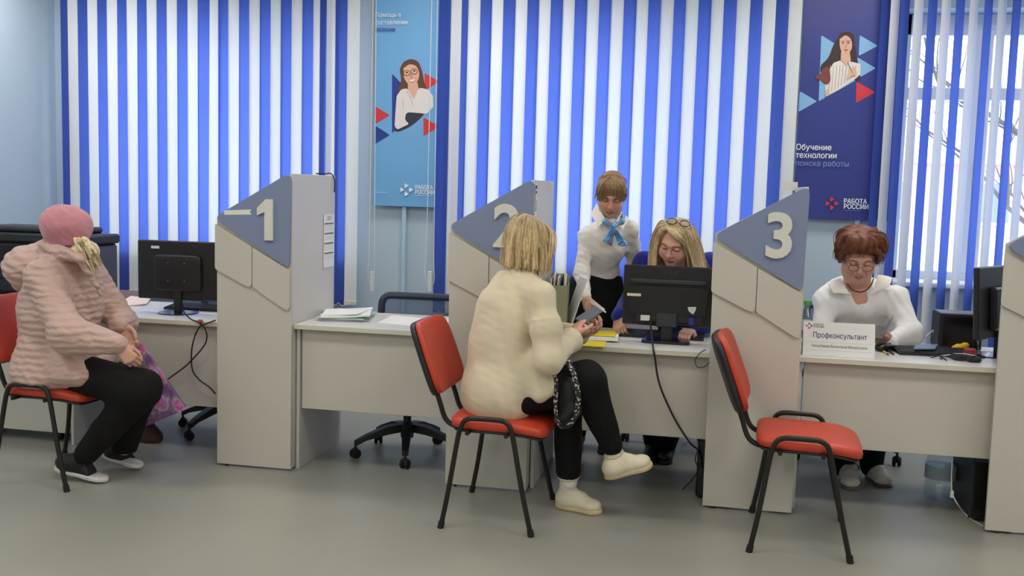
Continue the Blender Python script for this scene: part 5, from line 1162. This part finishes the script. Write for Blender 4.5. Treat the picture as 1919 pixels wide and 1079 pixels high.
# ------------------------------------------------------------------ papers and small things
def sheet(name, label, cat, px, z, th, m, group=None, curl=.0):
    P = [atz(x, y, z) for x, y in px]; c = sum(P)/4; P = [p-c for p in P]
    o = obj(name, MB().solid(lambda u, v: (P[0]*(1-u)+P[1]*u)*(1-v)+(P[3]*(1-u)+P[2]*u)*v+V(0, 0, th+curl*(u*u+.3*math.sin(3*v))), 6, 5, (0, 0, th)), m, loc=c); return tag(o, label, cat, group)
mat('folder_green', (168, 204, 192), .5); mat('folder_grey', (150, 150, 160), .6); mat('yellow_paper', (236, 214, 40), .5, var=.04); mat('pad_white', (222, 222, 226), .7); mat('holder_green', (150, 150, 122), .6); mat('pink_paper', (232, 214, 206), .7)
# stack on the empty desk
t = thing('paper_stack', 'stack of papers and a green folder beside partition one', 'papers', (-1.975, 5.23, MZ+.025), .0)
rs = random.Random(4)
for k, (nm, m_, th, rz_) in enumerate((('folder', 'folder_grey', .012, .25), ('folder', 'folder_green', .006, .12), ('paper_sheet', 'paper', .010, .30), ('paper_sheet', 'paper', .003, .05))):
    z = (0, .012, .018, .028)[k]; R_ = rotm(0, 0, rz_); hx, hy = (.13, .17) if k != 3 else (.105, .149)
    obj(nm, MB().solid(lambda u, v: R_@V((u-.5)*2*hx, (v-.5)*2*hy, 0)+V(0, 0, z+th+(.012*u*u*(k > 1))), 6, 6, (0, 0, th)), m_, t)
sheet('paper_sheets', 'loose white sheets on the empty desk near the red chair', 'papers', [(708, 605), (780, 612), (790, 597), (735, 592)], MZ+.025, .004, 'paper')
sheet('paper_sheets', 'white sheets on the empty desk tucked beside partition two', 'papers', [(782, 612), (842, 612), (846, 600), (800, 597)], MZ+.025, .004, 'paper')
# left desk
sheet('paper_sheets', 'pink-edged open papers on the left desk near the monitor', 'papers', [(215, 575), (275, 572), (284, 560), (245, 556)], MZ, .006, 'pink_paper', curl=.006)
sheet('paper_sheets', 'white papers on the left desk beside the pink coat sleeve', 'papers', [(196, 584), (232, 580), (255, 565), (205, 566)], MZ, .004, 'paper')
# middle desk
sheet('yellow_envelope', 'bright yellow envelope hanging over the edge of the middle desk', 'envelope', [(1080, 648), (1132, 651), (1140, 634), (1092, 632)], MZ, .004, 'yellow_paper')
sheet('white_envelope', 'white torn-edged sheet between two yellow papers on the desk', 'papers', [(1080, 636), (1158, 641), (1160, 624), (1094, 626)], MZ+.005, .003, 'paper', curl=.004)
sheet('yellow_folder', 'yellow paper lying on top of the white sheet', 'papers', [(1084, 627), (1152, 632), (1156, 621), (1092, 620)], MZ+.012, .003, 'yellow_paper', curl=.003)
sheet('note_pad', 'white note pad behind the yellow papers', 'notepad', [(1090, 618), (1118, 620), (1128, 608), (1096, 606)], MZ, .022, 'pad_white')
sheet('paper_sheets', 'coloured leaflet sheets behind the wide monitor', 'papers', [(1165, 618), (1232, 622), (1234, 612), (1170, 608)], MZ, .004, 'pink_paper')
q = atz(1082, 634, MZ+.02); o = obj('red_pen', MB().cyl((-.05, -.01, 0), (.05, .012, 0), .005, n=8), mat('red_plastic', (190, 50, 40), .4), loc=(q[0]-.02, q[1], MZ+.026)); tag(o, 'red pen by the hand of the sweater woman', 'pen')
t = thing('document_tray', 'upright grey-green file box with papers behind the sweater woman', 'file box', (-.80, 5.22, MZ), .12)
bx = MB(); bx.box((-.05, -.13, 0), (.05, -.125, .27)); bx.box((-.05, .125, 0), (.05, .13, .31)); bx.box((-.05, -.13, 0), (-.046, .13, .27)); bx.box((.046, -.13, 0), (.05, .13, .27)); bx.box((-.05, -.13, 0), (.05, .13, .004)); obj('box', bx, 'holder_green', t, smooth=None)
for k in range(6):
    R_ = rotm(0, rs.uniform(-.02, .06), rs.uniform(-.02, .05)); obj('file', MB().box((-.003, -.115, 0), (.003, .12, .285+rs.uniform(-.01, .03)), R=R_, c=(-.036+k*.014, 0, .155+rs.uniform(0, .01))), ('paper', 'pink_paper', 'paper', 'folder_grey', 'paper', 'paper')[k], t, smooth=None)
R_ = rotm(0, .30, .2); obj('leaning_sheet', MB().box((-.0015, -.10, -.14), (.0015, .11, .14), R=R_, c=(.085, -.02, .17)), 'paper', t, smooth=None)
# name card on the third desk
a, b = atz(1503, 661, MZ), atz(1630, 664, MZ); cw = b[0]-a[0]+.005; ctr = (a+b)/2
t = thing('name_card', 'white tent card reading Профконсультант on the desk beside partition three', 'sign', (ctr[0], 4.985, MZ), .0); ch = .165; ln_ = .05
obj('card_front', MB().prism([(-cw/2, 0), (cw/2, 0), (cw/2, ch), (-cw/2, ch)], -.001, .001), 'paper', t, smooth=None).rotation_euler = (-.28, 0, 0)
obj('card_back', MB().prism([(-cw/2, 0), (cw/2, 0), (cw/2, ch), (-cw/2, ch)], -.001, .001), 'paper', t, loc=(0, .091, 0), smooth=None).rotation_euler = (.28, 0, 0)
fr = [c for c in t.children if c.name.startswith('card_front')][0]
for dx, dy in ((0, 1), (-1, 0), (1, 0), (0, -1)):
    o = obj('emblem_triangle', MB().prism([(-.006, -.006), (.007, 0), (-.006, .006)], -.0004, .0002), 'print_red' if dx <= 0 else 'print_navy', fr, loc=(-cw/2+.028+dx*.0105, -.0014, ch-.022+dy*.010), smooth=None)
mat('print_violet', (52, 40, 112), .6); mat('print_brown', (96, 86, 72), .6); mat('print_line', (190, 182, 170), .7)
text('lettering', 'РАБОТА\nРОССИИ', .0115, 'ink', fr, (-cw/2+.046, -.0016, ch-.020), .0004, .0002, 'LEFT', space=.95)
text('lettering', 'Профконсультант', .036, 'print_violet', fr, (.004, -.0016, ch*.60), .0004, .0003, sx=.80)
text('lettering', 'Кошубаева Валентина Михайловна', .0185, 'print_brown', fr, (.004, -.0016, ch*.29), .0004, .0001, sx=.80)
for zz in (.41, .17): obj('print_rule', MB().box((-cw/2+.012, -.0016, ch*zz-.0006), (cw/2-.012, -.0010, ch*zz+.0006)), 'print_line', fr, smooth=None)
# things on the third desk
def bottle(name, label, loc, r, h, cap, m, tilt=0):
    t = thing(name, label, 'bottle', loc)
    obj('bottle_body', MB().lathe([(0, 0), (r*.9, 0), (r, .01), (r, h*.25), (r*.94, h*.28), (r, h*.32), (r, h*.58), (r*.92, h*.66), (r*.45, h*.84), (r*.40, h*.9), (r*.40, h*.93), (0, h*.93)], n=24), m, t); obj('cap', MB().lathe([(0, h*.91), (r*.48, h*.91), (r*.48, h), (0, h)], n=18), cap, t)
    obj('label_band', MB().lathe([(r*1.005, h*.34), (r*1.01, h*.34), (r*1.01, h*.56), (r*1.005, h*.56)], n=24), mat('bottle_label', (180, 200, 215), .5), t)
glass_mat('clear_plastic', (.86, .92, .95), .12, .08)
b_ = at(1511, 600, 5.35); bottle('water_bottle', 'clear water bottle with green cap beside the name card', (b_[0], 5.35, MZ), .034, .225, mat('cap_green', (70, 165, 60), .4), 'clear_plastic')
b_ = atz(1790, 925, 0); bottle('water_bottle', 'large clear plastic bottle on the floor under the right desk', (b_[0]-.10, 5.36, 0), .075, .31, mat('cap_blue', (90, 130, 190), .4), 'clear_plastic')
t = thing('black_wallet', 'black folder held in the hands of the reddish-haired worker', 'folder', at(1640, 622, 5.27))
obj('cover', MB().box((-.035, -.004, -.035), (.05, .004, .035), .002, R=rotm(-.5, .1, 0), c=(0, 0, 0)), 'black_gloss', t); obj('inner_page', MB().box((-.03, -.006, -.03), (.045, -.004, .03), R=rotm(-.5, .1, 0), c=(0, .002, 0)), 'dark_grey_plastic', t, smooth=None)
q = at(1660, 610, 5.27); o = obj('grey_sheet', MB().prism([(-.025, -.045), (.0, -.045), (.038, .062)], -.001, .001), mat('sheet_grey', (120, 120, 122), .6), loc=q); tag(o, 'pointed grey sheet standing up from the black folder', 'paper'); o.rotation_euler = (-.2, 0, 0)
def pen(label, px0, px1, m):
    a, b = atz(*px0, MZ+.005), atz(*px1, MZ+.005); d = b-a; t = thing('pen', label, 'pen', (a[0], a[1], MZ+.005)); obj('barrel', MB().cyl((0, 0, 0), d*.85, .0048, n=10), m, t); obj('tip', MB().cyl(d*.85, d, .0046, .001, n=10), 'black_plastic', t); obj('pen_cap', MB().cyl(-d*.12, d*.02, .0052, n=10), 'black_plastic', t)
mat('pen_yellow', (205, 180, 60), .4); pen('yellow and black pen lying below the mouse', (1651, 655), (1666, 665), 'pen_yellow'); pen('dark blue pen lying next to the yellow pen', (1660, 654), (1676, 664), mat('pen_blue', (52, 58, 96), .4))
sheet('blue_booklet', 'thin blue booklet lying on the black keyboard', 'booklet', [(1712, 655), (1752, 655), (1758, 647), (1716, 647)], MZ+.028, .006, mat('booklet_blue', (100, 118, 150), .5))
q = atz(1787, 646, MZ); o = cloth(thing('yellow_cloth', 'crumpled yellow wrapper behind the keyboard on the right', 'wrapper', (1.25, 5.50, MZ)), 'wrapper', [('e', (1.22, 5.40, MZ+.02), (.04, .025, .018), None, .01), ('e', (1.245, 5.39, MZ+.03), (.02, .02, .02), None, .01)], .004, 'felt', (225, 178, 48), fold=lambda P: .005*wob(P, 90), cuts=[((0, 0, MZ+.001), (0, 0, -1))])
t = thing('power_strip', 'small dark adapter with a tangle of cables on the right desk', 'adapter', (1.19, 5.12, MZ))
obj('adapter_box', MB().box((-.06, -.03, 0), (.04, .03, .028), .005), 'dark_grey_plastic', t); obj('adapter_box', MB().box((-.005, -.075, 0), (.055, -.035, .026), .008), 'black_plastic', t); obj('red_plug', MB().box((.0, .03, 0), (.055, .065, .05), .006), mat('plug_red', (150, 50, 52), .5), t)
for k in range(4): obj('cable', MB().tube(bez([(-.16+.02*k, -.01-.02*k, .004), (-.10, .02+.01*k, .01), (-.03, -.04-.01*k, .006+.03*(k % 2)), (.03, -.06, .035), (.05, -.01, .06+.02*k), (.05, .05, .10)], 6), .0026, 6), 'cord_white' if k == 1 else 'cord_black', t)
# cables
def cord(label, pts, r, m, name='cable'):
    b = np.array(pts[0]); o = obj(name, MB().tube([q-b for q in bez(pts, 8)], r, 7), m, loc=b); return tag(o, label, 'cable')
DY = 4.872
cord('black cable from the wide monitor drooping over the desk front to the floor', [at(1218, 600, 5.11), at(1221, 625, 5.04), atz(1224, 652, MZ+.006), at(1227, 668, DY), at(1236, 720, DY+.01), at(1262, 780, DY+.02), at(1292, 828, DY+.03), at(1312, 850, 4.95), at(1318, 905, 5.02)], .005, 'cord_black')
cord('thin black cable hanging beside the tower at partition three', [at(1305, 815, 4.96), at(1309, 835, 4.93), at(1303, 860, 4.92), at(1308, 880, 4.93), at(1296, 900, 4.95), atz(1280, 916, .006)], .003, 'cord_black')
cord('thin dark cable loop below the desktop edge at partition three', [atz(1322, 655, MZ+.004), at(1312, 661, 4.872), at(1303, 675, 4.876), at(1308, 688, 4.88), at(1322, 686, 4.885), at(1331, 676, 4.89)], .002, 'cord_black')
cord('black monitor cable hanging in front of the left desk', [at(342, 568, 5.20), at(345, 585, 5.10), atz(358, 598, MZ+.005), at(372, 604, 4.935), at(386, 620, 4.93), at(384, 645, 4.93), at(352, 682, 4.94), at(322, 705, 4.955), at(312, 712, 4.985)], .004, 'cord_black')
cord('second black cable hanging down the left desk to the chair', [at(404, 600, 4.94), atz(385, 601, MZ+.005) if False else at(388, 606, 4.935), at(372, 615, 4.93), at(360, 650, 4.935), at(360, 690, 4.94), at(372, 710, 4.945), at(392, 725, 4.95), at(404, 738, 4.955)], .004, 'cord_black')
o = obj('cable_tie', MB().ell((0, 0, 0), (.018, .012, .011), 12, 8), mat('tie_red', (150, 66, 58), .5), loc=at(375, 602, 4.93)); tag(o, 'red tie holding cables at the left desk edge', 'cable tie')
cord('white cable with inline switch hanging from the right desk to the floor', [at(1784, 835, 5.02), at(1784, 870, 5.03), at(1783, 900, 5.04), at(1785, 925, 5.04), at(1795, 945, 5.02), atz(1812, 966, .006), atz(1842, 986, .006)], .0032, 'cord_white')
o = obj('inline_switch', MB().box((-.008, -.006, -.018), (.008, .006, .018), .004), 'cord_white', loc=at(1784, 926, 5.038)); tag(o, 'small white inline switch on the hanging white cable', 'switch')
cord('white charging cable curling up behind the right desk', [at(1722, 640, 5.52), at(1735, 630, 5.55), at(1745, 622, 5.58), at(1749, 619, 5.58), at(1750, 630, 5.58)], .003, 'cord_white')

# gift bag of the pink coat woman
t = thing('gift_bag', 'purple floral gift bag held on the pink coat woman\'s lap', 'bag', at(295, 725, 4.66), 0); b0 = np.array(t.location)
TL, TR, BR_, BL_ = at(225, 664, 4.60), at(266, 645, 4.64), at(346, 768, 4.68), at(255, 806, 4.66)
m = bpy.data.materials.new('floral_print'); m.use_nodes = True; nt = m.node_tree; b_ = nt.nodes['Principled BSDF']; b_.inputs['Roughness'].default_value = .3
tc = nt.nodes.new('ShaderNodeTexCoord'); vo = nt.nodes.new('ShaderNodeTexVoronoi'); vo.inputs['Scale'].default_value = 10; nz = nt.nodes.new('ShaderNodeTexNoise'); nz.inputs['Scale'].default_value = 16; nz.inputs['Detail'].default_value = 3
sx = nt.nodes.new('ShaderNodeMix'); sx.data_type = 'RGBA'; sx.inputs[0].default_value = .05; nt.links.new(tc.outputs['Object'], sx.inputs[6]); nt.links.new(nz.outputs['Color'], sx.inputs[7]); nt.links.new(sx.outputs[2], vo.inputs['Vector'])
rp = nt.nodes.new('ShaderNodeValToRGB'); e = rp.color_ramp.elements; rp.color_ramp.interpolation = 'LINEAR'; e[0].color = lin((206, 70, 110))+(1,); e[1].position = 1.; e[1].color = lin((90, 66, 108))+(1,)
for ps, cc in ((.2, (222, 120, 165)), (.30, (168, 90, 168)), (.40, (206, 176, 210)), (.48, (150, 92, 160)), (.56, (116, 134, 100)), (.60, (132, 78, 146))): q = e.new(ps); q.color = lin(cc)+(1,)
nt.links.new(vo.outputs['Distance'], rp.inputs[0]); nt.links.new(rp.outputs[0], b_.inputs['Base Color']); MATS['floral_print'] = m
nb = nrm(np.cross(TR-TL, BL_-TL)); nb = nb if nb[1] > 0 else -nb
obj('bag_front', MB().solid(lambda u, v: (TL*(1-u)+TR*u)*(1-v)+(BL_*(1-u)+BR_*u)*v-b0-nb*.012*math.sin(math.pi*u)*math.sin(math.pi*v), 8, 8, -nb*.002), 'floral_print', t)
obj('bag_back', MB().solid(lambda u, v: (TL*(1-u)+TR*u)*(1-v)+(BL_*(1-u)+BR_*u)*v-b0+nb*(.02+.05*v), 8, 8, -nb*.002), 'floral_print', t)
def side_(A, B): return MB().solid(lambda u, v: A*(1-v)+B*v-b0+nb*(.001+(.019+.05*v)*u), 3, 8, nrm(np.cross(B-A, nb))*.002)
obj('bag_gusset', side_(TL, BL_), 'floral_print', t); obj('bag_gusset', side_(TR, BR_), 'floral_print', t)
obj('bag_base', MB().solid(lambda u, v: BL_*(1-u)+BR_*u-b0+nb*(.001+.069*v), 6, 3, nrm(BL_-TL)*.002), mat('bag_edge', (190, 150, 196), .4), t)
hp = at(230, 668, 4.50)
obj('bag_handle', MB().tube([q-b0 for q in bez([TL+(TR-TL)*.3, (TL+TR)/2*.5+hp*.5+V(0, 0, .01), hp, at(233, 672, 4.40)], 5)], .003, 6), 'cord_white', t)
q = atz(270, 832, 0); t = thing('brown_bag', 'small dark brown bag on the floor under the left desk', 'bag', (q[0], q[1]+.06, 0)); cloth(t, 'bag_body', [('e', (q[0], q[1]+.06, .05), (.05, .05, .06), None, .02), ('c', (q[0]-.03, q[1]+.06, .03), (q[0]+.04, q[1]+.06, .03), .04, .04, .03)], .006, 'shoe_leather', (74, 50, 46), cuts=[((0, 0, 0.001), (0, 0, -1))]); obj('bag_handle', MB().tube([(-.03, 0, .09), (-.02, 0, .14), (.02, 0, .14), (.03, 0, .09)], .005, 6), 'cord_black', t)
